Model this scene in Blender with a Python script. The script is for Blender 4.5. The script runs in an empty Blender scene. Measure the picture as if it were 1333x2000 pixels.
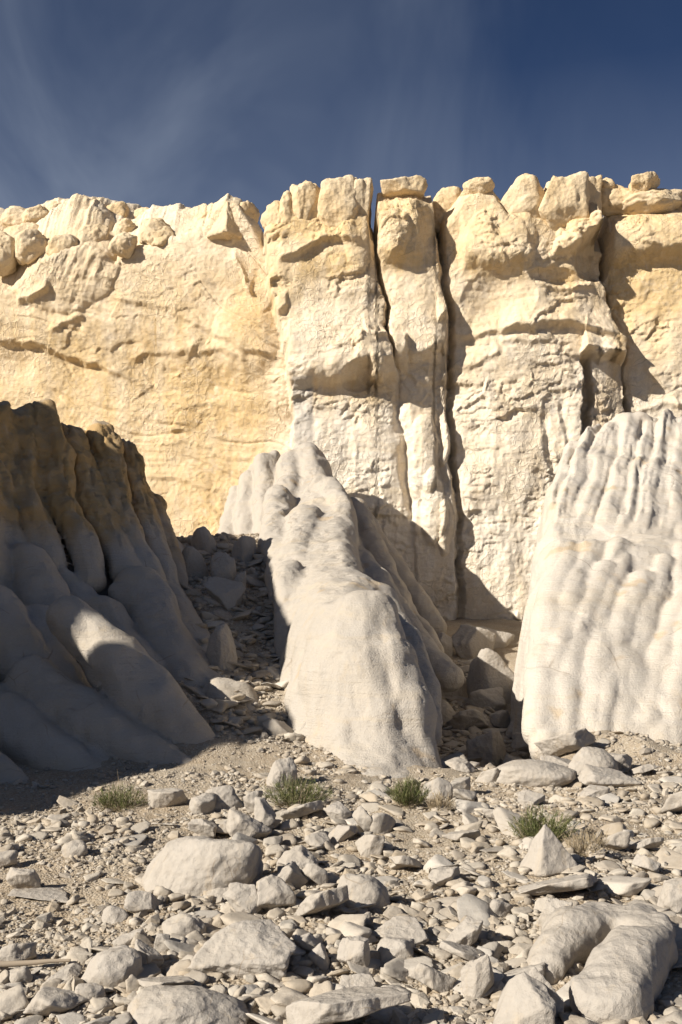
import bpy, bmesh, math, random
import numpy as np
from mathutils import Vector

scene = bpy.context.scene
C = scene.collection
# ------------------------------------------------------------------ camera
EYE, FPX, PX0, PY0 = 2.6, 1944.0, 666.5, 1180.0     # eye height, focal length / horizon in photo pixels
cam_d = bpy.data.cameras.new('camera'); cam = bpy.data.objects.new('camera', cam_d); C.objects.link(cam)
cam.location = (0, 0, EYE); cam.rotation_euler = (math.radians(90), 0, 0)
cam_d.sensor_width = 36; cam_d.lens = 35; cam_d.shift_y = 0.09
cam_d.clip_start = 0.05; cam_d.clip_end = 3000
scene.camera = cam
# ------------------------------------------------------------------ sun and sky
SUN_AZ, SUN_EL = math.radians(240.0), math.radians(31.0)          # clockwise from +Y; height above horizon
to_sun = Vector((math.sin(SUN_AZ)*math.cos(SUN_EL), math.cos(SUN_AZ)*math.cos(SUN_EL), math.sin(SUN_EL)))
sun_d = bpy.data.lights.new('sun', 'SUN'); sun = bpy.data.objects.new('sun', sun_d); C.objects.link(sun)
sun_d.energy = 5.0; sun_d.angle = math.radians(0.5); sun_d.color = (1.0, 0.93, 0.82)
sun.rotation_euler = to_sun.to_track_quat('Z', 'Y').to_euler(); sun.location = (-30, -15, 40)
world = bpy.data.worlds.new('World'); scene.world = world; world.use_nodes = True
def build_world():
    nt = world.node_tree; N = nt.nodes; L = nt.links; N.clear()
    out = N.new('ShaderNodeOutputWorld'); bg = N.new('ShaderNodeBackground'); bg.inputs['Strength'].default_value = 0.05
    sky = N.new('ShaderNodeTexSky'); sky.sky_type = 'NISHITA'; sky.sun_disc = False
    sky.sun_elevation = SUN_EL; sky.sun_rotation = SUN_AZ; sky.altitude = 2000
    sky.air_density = 0.45; sky.dust_density = 0.0; sky.ozone_density = 5.0
    # thin cirrus: stretched, warped noise on the sky direction (a flat layer far above)
    tc = N.new('ShaderNodeTexCoord'); sep = N.new('ShaderNodeSeparateXYZ'); L.new(tc.outputs['Generated'], sep.inputs[0])
    mx = N.new('ShaderNodeMath'); mx.operation = 'MAXIMUM'; mx.inputs[1].default_value = 0.06; L.new(sep.outputs['Z'], mx.inputs[0])
    dv = N.new('ShaderNodeVectorMath'); dv.operation = 'DIVIDE'
    cb = N.new('ShaderNodeCombineXYZ')
    for i in range(3): L.new(mx.outputs[0], cb.inputs[i])
    L.new(tc.outputs['Generated'], dv.inputs[0]); L.new(cb.outputs[0], dv.inputs[1])
    mp = N.new('ShaderNodeMapping'); mp.inputs['Rotation'].default_value = (0, math.radians(58), 0); mp.inputs['Scale'].default_value = (3.0, 2.0, 1.8)
    mp.inputs['Location'].default_value = (0.35, 0.2, 0)
    L.new(tc.outputs['Generated'], mp.inputs['Vector'])
    n1 = N.new('ShaderNodeTexNoise'); n1.inputs['Scale'].default_value = 1.3; n1.inputs['Detail'].default_value = 5; n1.inputs['Roughness'].default_value = 0.55; n1.inputs['Distortion'].default_value = 0.6
    L.new(mp.outputs[0], n1.inputs['Vector'])
    n2 = N.new('ShaderNodeTexNoise'); n2.inputs['Scale'].default_value = 3.2; n2.inputs['Detail'].default_value = 3
    L.new(tc.outputs['Generated'], n2.inputs['Vector'])
    r1 = N.new('ShaderNodeMapRange'); r1.inputs['From Min'].default_value = 0.46; r1.inputs['From Max'].default_value = 0.85; L.new(n1.outputs[0], r1.inputs[0])
    r2 = N.new('ShaderNodeMapRange'); r2.inputs['From Min'].default_value = 0.35; r2.inputs['From Max'].default_value = 0.65; L.new(n2.outputs[0], r2.inputs[0])
    ml = N.new('ShaderNodeMath'); ml.operation = 'MULTIPLY'; L.new(r1.outputs[0], ml.inputs[0]); L.new(r2.outputs[0], ml.inputs[1])
    m3 = N.new('ShaderNodeMath'); m3.operation = 'MULTIPLY'; m3.inputs[1].default_value = 0.34; L.new(ml.outputs[0], m3.inputs[0])
    # the veil of high cloud thickens towards the horizon and towards the sunward side
    lo = N.new('ShaderNodeMapRange'); L.new(sep.outputs['Z'], lo.inputs[0])
    for i, q in enumerate((0.30, 0.47, 0.28, 0.0)): lo.inputs[i+1].default_value = q
    le = N.new('ShaderNodeMapRange'); L.new(sep.outputs['X'], le.inputs[0])
    for i, q in enumerate((-0.40, 0.14, 0.36, 0.0)): le.inputs[i+1].default_value = q
    a1 = N.new('ShaderNodeMath'); a1.operation = 'ADD'; L.new(lo.outputs[0], a1.inputs[0]); L.new(le.outputs[0], a1.inputs[1])
    n4 = N.new('ShaderNodeMapRange'); n4.inputs['From Min'].default_value = 0.25; n4.inputs['From Max'].default_value = 0.75; n4.inputs['To Min'].default_value = 0.2; n4.inputs['To Max'].default_value = 1.7; L.new(n1.outputs[0], n4.inputs[0])
    a2 = N.new('ShaderNodeMath'); a2.operation = 'MULTIPLY'; L.new(a1.outputs[0], a2.inputs[0]); L.new(n4.outputs[0], a2.inputs[1])
    a3 = N.new('ShaderNodeMath'); a3.operation = 'ADD'; L.new(a2.outputs[0], a3.inputs[0]); L.new(m3.outputs[0], a3.inputs[1]); m3 = a3
    mix = N.new('ShaderNodeMix'); mix.data_type = 'RGBA'; mix.inputs[7].default_value = (3.6, 4.2, 5.3, 1)
    L.new(m3.outputs[0], mix.inputs[0]); L.new(sky.outputs[0], mix.inputs[6])
    L.new(mix.outputs[2], bg.inputs['Color']); L.new(bg.outputs[0], out.inputs[0])
build_world()
vs = scene.view_settings; vs.view_transform = 'Standard'; vs.look = 'None'; vs.gamma = 1.0; vs.exposure = 0.70
vs.use_curve_mapping = False
scene.render.engine = 'CYCLES'
scene.cycles.max_bounces = 5; scene.cycles.diffuse_bounces = 3
scene.cycles.use_adaptive_sampling = True; scene.cycles.adaptive_threshold = 0.025

# ------------------------------------------------------------------ helpers: places
def at(px, py, Y):
    return ((px-PX0)*Y/FPX, Y, EYE+(PY0-py)*Y/FPX)
# ------------------------------------------------------------------ helpers: noise
_G = np.array([[1,1,0],[-1,1,0],[1,-1,0],[-1,-1,0],[1,0,1],[-1,0,1],[1,0,-1],[-1,0,-1],[0,1,1],[0,-1,1],[0,1,-1],[0,-1,-1],[1,1,0],[-1,1,0],[0,-1,1],[0,-1,-1]], dtype=np.float32)
def _hash(i, j, k, seed):
    h = (i.astype(np.uint32)*np.uint32(374761393) + j.astype(np.uint32)*np.uint32(668265263) + k.astype(np.uint32)*np.uint32(2147483647 & 1274126177) + np.uint32(seed*362437+1013))
    h = (h ^ (h >> np.uint32(13)))*np.uint32(1274126177)
    return h ^ (h >> np.uint32(16))
def perlin(p, seed=0):
    p = np.asarray(p, dtype=np.float32); i = np.floor(p).astype(np.int32); f = p-i
    u = f*f*f*(f*(f*6-15)+10); r = 0
    for dx in (0, 1):
        wx = u[:, 0] if dx else 1-u[:, 0]
        for dy in (0, 1):
            wy = u[:, 1] if dy else 1-u[:, 1]
            for dz in (0, 1):
                wz = u[:, 2] if dz else 1-u[:, 2]
                g = _G[_hash(i[:, 0]+dx, i[:, 1]+dy, i[:, 2]+dz, seed) & 15]
                r = r + wx*wy*wz*(g[:, 0]*(f[:, 0]-dx)+g[:, 1]*(f[:, 1]-dy)+g[:, 2]*(f[:, 2]-dz))
    return r
def fbm(p, scale, octv=4, seed=0, gain=0.5, ridged=False):
    p = np.asarray(p, dtype=np.float32)*np.asarray(scale, dtype=np.float32); r = 0; a = 1.0; t = 0
    for o in range(octv):
        n = perlin(p, seed+o*17)
        r = r+a*((1-2*np.abs(n)*1.4) if ridged else n); t += a
        p = p*2.03+3.7; a *= gain
    return r/t*(1.0 if ridged else 1.6)
def worley(p, seed=0, flat=False):
    """F1, F2 and a random value of the nearest cell, in 3-D"""
    p = np.asarray(p, dtype=np.float32); i = np.floor(p).astype(np.int32); n = len(p)
    f1 = np.full(n, 9., np.float32); f2 = f1.copy(); idv = np.zeros(n, np.float32)
    nx = np.zeros((n, 3), np.float32)
    for dx in (-1, 0, 1):
        for dy in ((0,) if flat else (-1, 0, 1)):
            for dz in (-1, 0, 1):
                c = i+np.array([dx, dy, dz], np.int32)
                h = _hash(c[:, 0], c[:, 1], c[:, 2], seed)
                o = np.stack([(h & 1023), ((h >> 10) & 1023), ((h >> 20) & 1023)], 1).astype(np.float32)/1023.
                if flat: o[:, 1] *= 0.3
                v = c+o-p; d = np.sqrt((v*v).sum(1))
                near = d < f1
                f2 = np.where(near, f1, np.minimum(f2, d)); f1 = np.where(near, d, f1)
                idv = np.where(near, (h & 4095).astype(np.float32)/4095., idv)
                nx = np.where(near[:, None], v, nx)
    return f1, f2, idv, nx
def sstep(a, b, x):
    t = np.clip((x-a)/(b-a), 0, 1); return t*t*(3-2*t)
# ------------------------------------------------------------------ helpers: meshes
def mesh_np(name, V, Fc, mat=None, smooth=True, attrs=None):
    V = np.ascontiguousarray(V, dtype=np.float32); Fc = np.ascontiguousarray(Fc, dtype=np.int32); k = Fc.shape[1]
    me = bpy.data.meshes.new(name)
    me.vertices.add(len(V)); me.vertices.foreach_set('co', V.ravel())
    me.loops.add(Fc.size); me.loops.foreach_set('vertex_index', Fc.ravel())
    me.polygons.add(len(Fc)); me.polygons.foreach_set('loop_start', np.arange(0, Fc.size, k, dtype=np.int32))
    me.polygons.foreach_set('loop_total', np.full(len(Fc), k, np.int32))
    me.polygons.foreach_set('use_smooth', np.full(len(Fc), smooth, dtype=bool))
    for an, av in (attrs or {}).items():
        a = me.attributes.new(an, 'FLOAT', 'POINT'); a.data.foreach_set('value', np.ascontiguousarray(av, dtype=np.float32))
    if mat: me.materials.append(mat)
    me.update(calc_edges=True)
    return me
def link(name, me, parent=None, loc=(0, 0, 0)):
    o = bpy.data.objects.new(name, me); C.objects.link(o); o.location = loc
    if parent: o.parent = parent
    return o
def tag(o, label=None, cat=None, group=None, kind=None):
    if label: o['label'] = label
    if cat: o['category'] = cat
    if group: o['group'] = group
    if kind: o['kind'] = kind
    return o
def normals_np(V, Q):
    a, b, c, d = V[Q[:, 0]], V[Q[:, 1]], V[Q[:, 2]], V[Q[:, 3]]
    fn = np.cross(c-a, d-b); n = np.zeros((len(V), 3), np.float64)
    for k in range(4):
        for ax in range(3): n[:, ax] += np.bincount(Q[:, k], weights=fn[:, ax], minlength=len(V))
    l = np.linalg.norm(n, axis=1); l[l == 0] = 1
    return (n/l[:, None]).astype(np.float32)
# ------------------------------------------------------------------ helpers: implicit surfaces (naive surface nets)
class Field:
    def __init__(s, lo, hi, h):
        s.lo = np.array(lo, np.float32); s.h = h
        s.n = [int(math.ceil((hi[i]-lo[i])/h))+1 for i in range(3)]
        s.ax = [(s.lo[i]+h*np.arange(s.n[i])).astype(np.float32) for i in range(3)]
        s.f = np.full(s.n, 5.0, np.float32)
    def win(s, lo, hi):
        return tuple(slice(max(0, int((lo[i]-s.lo[i])/s.h)), min(s.n[i], int((hi[i]-s.lo[i])/s.h)+2)) for i in range(3))
    def smin(s, sl, d, k):
        a = s.f[sl]
        if k > 0:
            hh = np.clip(0.5+0.5*(d-a)/k, 0, 1); s.f[sl] = d+(a-d)*hh-k*hh*(1-hh)
        else: s.f[sl] = np.minimum(a, d)
    def chain(s, pts, k=0.12, flat=1.0):
        """tube through (x,y,z,r) points"""
        for p, q in zip(pts[:-1], pts[1:]):
            a = np.array(p[:3], np.float32); b = np.array(q[:3], np.float32); ra, rb = p[3], q[3]; m = max(ra, rb)+k+0.1
            lo = np.minimum(a, b)-m; hi = np.maximum(a, b)+m; sl = s.win(lo, hi)
            if any(x.stop <= x.start for x in sl): continue
            X = s.ax[0][sl[0]][:, None, None]-a[0]; Yv = s.ax[1][sl[1]][None, :, None]-a[1]; Z = s.ax[2][sl[2]][None, None, :]-a[2]
            d = b-a; t = np.clip((X*d[0]+Yv*d[1]+Z*d[2])/float(d@d), 0, 1)
            D = np.sqrt((X-t*d[0])**2+(Yv-t*d[1])**2+(Z-t*d[2])**2)-(ra+(rb-ra)*t)
            s.smin(sl, D, k)
    def ridge(s, crest, k=0.0, scale=0.75):
        """body below a crest line of (x,y,z, WL,HL,sL, WR,HR,sR); L is to the left when walking the line"""
        P = np.array(crest, np.float32); X, Y = np.meshgrid(s.ax[0], s.ax[1], indexing='ij')
        best = np.full(X.shape, 1e9, np.float32); par = np.zeros(X.shape+(7,), np.float32)
        for a, b in zip(P[:-1], P[1:]):
            d = b[:2]-a[:2]; t = np.clip(((X-a[0])*d[0]+(Y-a[1])*d[1])/float(d@d), 0, 1)
            qx, qy = X-a[0]-t*d[0], Y-a[1]-t*d[1]; D = np.hypot(qx, qy)
            side = d[0]*(Y-a[1])-d[1]*(X-a[0])              # > 0: left
            w = D < best; best = np.where(w, D, best)
            ln = np.linalg.norm(d); u = sstep(-0.25, 0.25, side/ln)
            v = a[2:][None, None, :]+(b-a)[2:][None, None, :]*t[..., None]
            pr = np.concatenate([v[..., :1], v[..., 4:7]*(1-u[..., None])+v[..., 1:4]*u[..., None]], -1)
            par[..., :4] = np.where(w[..., None], pr, par[..., :4])
        for iz in range(s.n[2]):
            z = s.ax[2][iz]; h = par[..., 0]-z; W, H, sl = par[..., 1], par[..., 2], par[..., 3]
            hc = np.clip(h, 0, None); q = np.clip(hc/H, 0, 1)
            w = W*np.sqrt(np.clip(1-(1-q)**2, 0, 1))+np.clip(hc-H, 0, None)*sl
            d = np.where(h > 0, (best-w)*scale, np.hypot(best*0.6, h))
            a = s.f[:, :, iz]
            if k > 0:
                hh = np.clip(0.5+0.5*(d-a)/k, 0, 1); s.f[:, :, iz] = d+(a-d)*hh-k*hh*(1-hh)
            else: s.f[:, :, iz] = np.minimum(a, d)
    def surface(s):
        f = s.f; neg = f < 0; nx, ny, nz = f.shape
        cnt = np.zeros((nx-1, ny-1, nz-1), np.int8)
        cor = [(i, j, k) for i in (0, 1) for j in (0, 1) for k in (0, 1)]
        for i, j, k in cor: cnt += neg[i:nx-1+i, j:ny-1+j, k:nz-1+k]
        act = (cnt > 0) & (cnt < 8); I = np.argwhere(act); idx = np.full(act.shape, -1, np.int32); idx[act] = np.arange(len(I))
        vals = {c: f[I[:, 0]+c[0], I[:, 1]+c[1], I[:, 2]+c[2]] for c in cor}
        acc = np.zeros((len(I), 3), np.float32); num = np.zeros(len(I), np.float32)
        for c in cor:
            for ax in range(3):
                if c[ax]: continue
                e = list(c); e[ax] = 1; e = tuple(e); a, b = vals[c], vals[e]; cr = (a < 0) != (b < 0)
                t = np.where(cr, a/np.where(cr, a-b, 1), 0)
                p = np.array(c, np.float32)[None].repeat(len(I), 0); p[:, ax] += t
                acc += np.where(cr[:, None], p, 0); num += cr
        V = (I+acc/num[:, None])*s.h+s.lo
        quads = []
        for ax in range(3):
            o1, o2 = [(1, 2), (2, 0), (0, 1)][ax]
            a = [slice(None)]*3; b = [slice(None)]*3; a[ax] = slice(0, -1); b[ax] = slice(1, None)
            for o in (o1, o2): a[o] = slice(1, -1); b[o] = slice(1, -1)
            na, nb = neg[tuple(a)], neg[tuple(b)]
            for flip, m in ((False, na & ~nb), (True, ~na & nb)):
                E = np.argwhere(m)
                if not len(E): continue
                E[:, o1] += 1; E[:, o2] += 1
                def cell(d1, d2):
                    q = E.copy(); q[:, o1] -= d1; q[:, o2] -= d2
                    return idx[q[:, 0], q[:, 1], q[:, 2]]
                Q = np.stack([cell(1, 1), cell(0, 1), cell(0, 0), cell(1, 0)], 1)
                quads.append(Q[:, ::-1] if flip else Q)
        Q = np.concatenate(quads); Q = Q[(Q >= 0).all(1)]
        return V, Q
# ------------------------------------------------------------------ helpers: materials
def mat_new(name):
    m = bpy.data.materials.new(name); m.use_nodes = True; nt = m.node_tree; nt.nodes.clear()
    o = nt.nodes.new('ShaderNodeOutputMaterial'); b = nt.nodes.new('ShaderNodeBsdfPrincipled')
    b.inputs['Specular IOR Level'].default_value = 0.15; b.inputs['Roughness'].default_value = 0.95
    nt.links.new(b.outputs[0], o.inputs[0]); return m, nt, b
class NB:
    def __init__(s, nt): s.nt = nt
    def n(s, t, **kw):
        x = s.nt.nodes.new(t)
        for k, v in kw.items():
            if hasattr(x, k): setattr(x, k, v)
        return x
    def l(s, a, b): s.nt.links.new(a, b)
    def noise(s, vec, scale, detail=5, rough=0.55, dist=0.0):
        x = s.n('ShaderNodeTexNoise'); x.inputs['Scale'].default_value = scale; x.inputs['Detail'].default_value = detail
        x.inputs['Roughness'].default_value = rough; x.inputs['Distortion'].default_value = dist; s.l(vec, x.inputs['Vector']); return x.outputs[0]
    def vor(s, vec, scale, feature='DISTANCE_TO_EDGE', rnd=1.0):
        x = s.n('ShaderNodeTexVoronoi'); x.feature = feature; x.inputs['Scale'].default_value = scale; x.inputs['Randomness'].default_value = rnd
        s.l(vec, x.inputs['Vector']); return x.outputs['Distance']
    def rng(s, v, a, b, c=0.0, d=1.0):
        x = s.n('ShaderNodeMapRange'); s.l(v, x.inputs[0])
        for i, q in enumerate((a, b, c, d)): x.inputs[i+1].default_value = q
        return x.outputs[0]
    def math(s, op, a, b=None):
        x = s.n('ShaderNodeMath'); x.operation = op
        for i, q in enumerate((a, b)):
            if q is None: continue
            if isinstance(q, (int, float)): x.inputs[i].default_value = q
            else: s.l(q, x.inputs[i])
        return x.outputs[0]
    def mix(s, fac, a, b, blend='MIX'):
        x = s.n('ShaderNodeMix'); x.data_type = 'RGBA'; x.blend_type = blend
        for i, q in ((0, fac), (6, a), (7, b)):
            if isinstance(q, (int, float)): x.inputs[i].default_value = q
            elif isinstance(q, tuple): x.inputs[i].default_value = q+(1,) if len(q) == 3 else q
            else: s.l(q, x.inputs[i])
        return x.outputs[2]
    def scalevec(s, vec, sc, rot=(0, 0, 0)):
        x = s.n('ShaderNodeMapping'); x.inputs['Scale'].default_value = sc; x.inputs['Rotation'].default_value = rot; s.l(vec, x.inputs['Vector']); return x.outputs[0]
    def warp(s, vec, scale, amt):
        x = s.n('ShaderNodeTexNoise'); x.inputs['Scale'].default_value = scale; x.inputs['Detail'].default_value = 2; s.l(vec, x.inputs['Vector'])
        m = s.n('ShaderNodeVectorMath'); m.operation = 'MULTIPLY_ADD'; s.l(x.outputs['Color'], m.inputs[0]); m.inputs[1].default_value = (amt,)*3; s.l(vec, m.inputs[2]); return m.outputs[0]
    def bump(s, h, dist, strength=1.0, prev=None):
        x = s.n('ShaderNodeBump'); x.inputs['Distance'].default_value = dist; x.inputs['Strength'].default_value = strength; s.l(h, x.inputs['Height'])
        if prev is not None: s.l(prev, x.inputs['Normal'])
        return x.outputs[0]
    def attr(s, name):
        x = s.n('ShaderNodeAttribute'); x.attribute_name = name; return x.outputs['Fac']

PALE, GOLD, OCHRE, GREY, RUST = (0.79, 0.71, 0.595), (0.68, 0.49, 0.25), (0.47, 0.30, 0.115), (0.47, 0.44, 0.40), (0.50, 0.22, 0.06)
def rock_material(name, gain=0.89, bias=0.0, chip=0.0, grain=0.022, lam=0.0, relief=0.055, light=(0.80, 0.73, 0.62), pale=PALE, gold=GOLD, fine=1.0, strata=0.0, net=0.0, cracks=0.4, tone=True, perobj=False, stain=0.3):
    pale, gold, light = (tuple(c*gain for c in t) for t in (pale, gold, light))
    m, nt, b = mat_new(name); k = NB(nt)
    if perobj:
        tc = k.n('ShaderNodeTexCoord'); oi = k.n('ShaderNodeObjectInfo')
        geo = k.n('ShaderNodeNewGeometry'); pos = geo.outputs['Position']
    else:
        geo = k.n('ShaderNodeNewGeometry'); pos = geo.outputs['Position']
    mid = k.noise(pos, 2.3*fine, 4, 0.62); fin = k.noise(pos, 17*fine, 3, 0.6)
    if not tone: t = k.rng(k.noise(pos, 0.35*fine, 3, 0.6), 0.36, 0.62, bias, bias+0.25+0.6*bias)
    if tone:
        t = k.math('ADD', k.attr('tone'), k.math('MULTIPLY', k.math('SUBTRACT', mid, 0.5), 0.9)); 
    x = k.n('ShaderNodeClamp'); k.l(t, x.inputs[0]); t = x.outputs[0]
    col = k.mix(t, pale, gold)
    if tone:
        col = k.mix(k.rng(k.attr('ochre'), 0, 1, 0, 1), col, OCHRE)
        col = k.mix(k.rng(k.attr('grey'), 0, 1, 0, 1), col, GREY)
    # mineral specks, dust, weathering
    col = k.mix(k.rng(fin, 0.25, 0.75, 0.0, 0.25), col, (0.30, 0.25, 0.19), 'MIX')
    col = k.mix(k.rng(mid, 0.52, 0.72, 0.0, 0.35), col, light)
    wv = k.warp(pos, 1.0*fine**0.5, 0.45/fine**0.5)
    st = k.noise(k.scalevec(wv, (2.5, 2.5, 0.22)), 1.0*fine, 4, 0.6)
    col = k.mix(k.rng(st, 0.58, 0.75, 0.0, stain), col, (0.46, 0.34, 0.19))
    if strata > 0:
        lay = k.noise(k.scalevec(wv, (0.12, 0.12, 3.2)), 1.0, 4, 0.65)
        col = k.mix(k.rng(lay, 0.5, 0.7, 0.0, strata), col, (0.52, 0.41, 0.25))
    cr = k.vor(wv, 0.55*fine)
    gate = k.rng(k.noise(pos, 0.8*fine, 2), 0.54, 0.64)
    crk = k.math('MULTIPLY', k.rng(cr, 0.0, 0.012, 1.0, 0.0), gate)
    col = k.mix(k.math('MULTIPLY', crk, cracks), col, (0.22, 0.17, 0.12))
    if net > 0:
        nv = k.warp(k.scalevec(pos, (1, 1, 1)), 2.0, 0.35)
        e = k.rng(k.vor(nv, 1.9), 0.0, 0.06, 1.0, 0.0); e2 = k.rng(k.vor(k.scalevec(nv, (1.6, 1.6, 0.9), (0.3, 0.5, 0.2)), 3.1), 0.0, 0.07, 1.0, 0.0)
        nn = k.math('MULTIPLY', k.math('MAXIMUM', e, e2), k.rng(k.noise(pos, 0.45, 2), 0.46, 0.6))
        col = k.mix(k.math('MULTIPLY', nn, net), col, (0.80, 0.74, 0.63))
    k.l(col, b.inputs['Base Color'])
    n1 = k.bump(k.noise(pos, 3.2*fine, 4, 0.68), relief/fine, 0.6)
    n2 = n1
    if lam > 0: n2 = k.bump(k.noise(k.scalevec(pos, (0.8, 0.8, 13)), 1.0, 3, 0.6, 0.4), lam, 0.7, n2)
    if net > 0: n2 = k.bump(nn, 0.03, 0.7, n2)
    if chip > 0: n2 = k.bump(k.vor(pos, 4.5*fine, 'F1'), chip/fine, 0.7, n2)
    n3 = k.bump(k.noise(pos, 24*fine, 3, 0.75), grain/fine, 0.85, n2)
    k.l(n3, b.inputs['Normal'])
    return m
M = {}
M['cliff'] = rock_material('cliff_sandstone', gain=1.0, chip=0.035, grain=0.03, lam=0.02, strata=0.34, net=0.12, stain=0.35)
M['ridge'] = rock_material('ridge_siltstone', relief=0.05, lam=0.035, grain=0.034, light=(0.53, 0.487, 0.43), pale=(0.475, 0.432, 0.378), gold=(0.45, 0.355, 0.235), fine=1.3, strata=0.24, stain=0.28, cracks=0.55)
M['sunlit_ridge'] = rock_material('sunlit_ridge_siltstone', gain=0.97, relief=0.05, lam=0.035, grain=0.034, light=(0.63, 0.58, 0.51), pale=(0.565, 0.515, 0.45), gold=(0.53, 0.42, 0.28), fine=1.3, strata=0.24, stain=0.28, cracks=0.55)  # ridge siltstone with its colour raised so the right slope looks sunlit
M['cap'] = rock_material('cap_sandstone', gain=0.95, bias=0.35, chip=0.06, grain=0.03, fine=1.4, tone=False, stain=0.3, pale=(0.72, 0.62, 0.47), gold=(0.66, 0.475, 0.25), light=(0.74, 0.64, 0.49))
M['boulder'] = rock_material('boulder_stone', relief=0.10, chip=0.05, light=(0.49, 0.455, 0.405), pale=(0.425, 0.388, 0.343), gold=(0.40, 0.34, 0.265), fine=3.5, tone=False, stain=0.25, cracks=0.7)
def stone_material(name, base, dark, tan, fine=6.0, world=False):
    base, dark, tan = (tuple(c*0.9 for c in t) for t in (base, dark, tan))
    m, nt, b = mat_new(name); k = NB(nt); geo = k.n('ShaderNodeNewGeometry'); pos = geo.outputs['Position']
    oi = k.n('ShaderNodeObjectInfo')
    rnd = geo.outputs['Random Per Island'] if world else oi.outputs['Random']
    mid = k.noise(pos, fine, 5, 0.6); fin = k.noise(pos, fine*9, 4, 0.6)
    col = k.mix(k.rng(rnd, 0.0, 1.0, 0.0, 1.0), base, tan)
    col = k.mix(k.rng(k.math('FRACT', k.math('MULTIPLY', rnd, 7.31)), 0.6, 1.0, 0.0, 0.7), col, dark)
    col = k.mix(k.rng(mid, 0.4, 0.7, 0.0, 0.4), col, (0.52, 0.475, 0.41))
    col = k.mix(k.rng(fin, 0.35, 0.75, 0.0, 0.3), col, (0.30, 0.25, 0.19))
    k.l(col, b.inputs['Base Color'])
    n = k.bump(k.noise(pos, fine*2.0, 6, 0.62), 0.02, 0.6); n = k.bump(k.noise(pos, fine*14, 4, 0.6), 0.004, 0.7, n); k.l(n, b.inputs['Normal'])
    return m
M['stone'] = stone_material('loose_stone', (0.52, 0.485, 0.435), (0.25, 0.235, 0.215), (0.42, 0.35, 0.265))
M['gravel'] = stone_material('gravel_stone', (0.47, 0.425, 0.36), (0.22, 0.19, 0.16), (0.38, 0.31, 0.225), 9.0, True)
def ground_material():
    m, nt, b = mat_new('sandy_ground'); k = NB(nt); geo = k.n('ShaderNodeNewGeometry'); pos = geo.outputs['Position']
    big = k.noise(pos, 0.55, 5, 0.6); mid = k.noise(pos, 3.1, 6, 0.65); fin = k.noise(pos, 55, 5, 0.7)
    col = k.mix(k.rng(big, 0.38, 0.62), (0.33, 0.26, 0.18), (0.385, 0.33, 0.255))
    col = k.mix(k.rng(mid, 0.45, 0.7, 0, 0.6), col, (0.28, 0.21, 0.135))
    v = k.n('ShaderNodeTexVoronoi'); v.inputs['Scale'].default_value = 42; k.l(pos, v.inputs['Vector'])
    sp = k.n('ShaderNodeSeparateColor'); k.l(v.outputs['Color'], sp.inputs[0])
    col = k.mix(k.rng(sp.outputs[0], 0.3, 1.0, 0.0, 0.55), col, (0.52, 0.47, 0.39))
    col = k.mix(k.rng(sp.outputs[1], 0.65, 1.0, 0.0, 0.55), col, (0.24, 0.19, 0.135))
    col = k.mix(k.rng(fin, 0.35, 0.7, 0, 0.35), col, (0.26, 0.20, 0.14))
    k.l(col, b.inputs['Base Color'])
    pe = k.math('SUBTRACT', 0.6, v.outputs['Distance'])
    n = k.bump(k.noise(pos, 6, 6, 0.65), 0.05, 0.6); n = k.bump(pe, 0.02, 0.7, n); n = k.bump(fin, 0.006, 0.6, n); k.l(n, b.inputs['Normal'])
    return m
M['ground'] = ground_material()
def plain(name, c1, c2, rough=0.8, scale=20):
    m, nt, b = mat_new(name); k = NB(nt); geo = k.n('ShaderNodeNewGeometry')
    k.l(k.mix(geo.outputs['Random Per Island'], c1, c2), b.inputs['Base Color']); b.inputs['Roughness'].default_value = rough
    return m
M['leaf'] = plain('shrub_leaf', (0.075, 0.095, 0.030), (0.16, 0.16, 0.065))
M['dry'] = plain('dry_twig', (0.26, 0.20, 0.13), (0.40, 0.33, 0.22))
M['wood'] = plain('weathered_wood', (0.27, 0.22, 0.17), (0.33, 0.27, 0.20))

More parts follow.
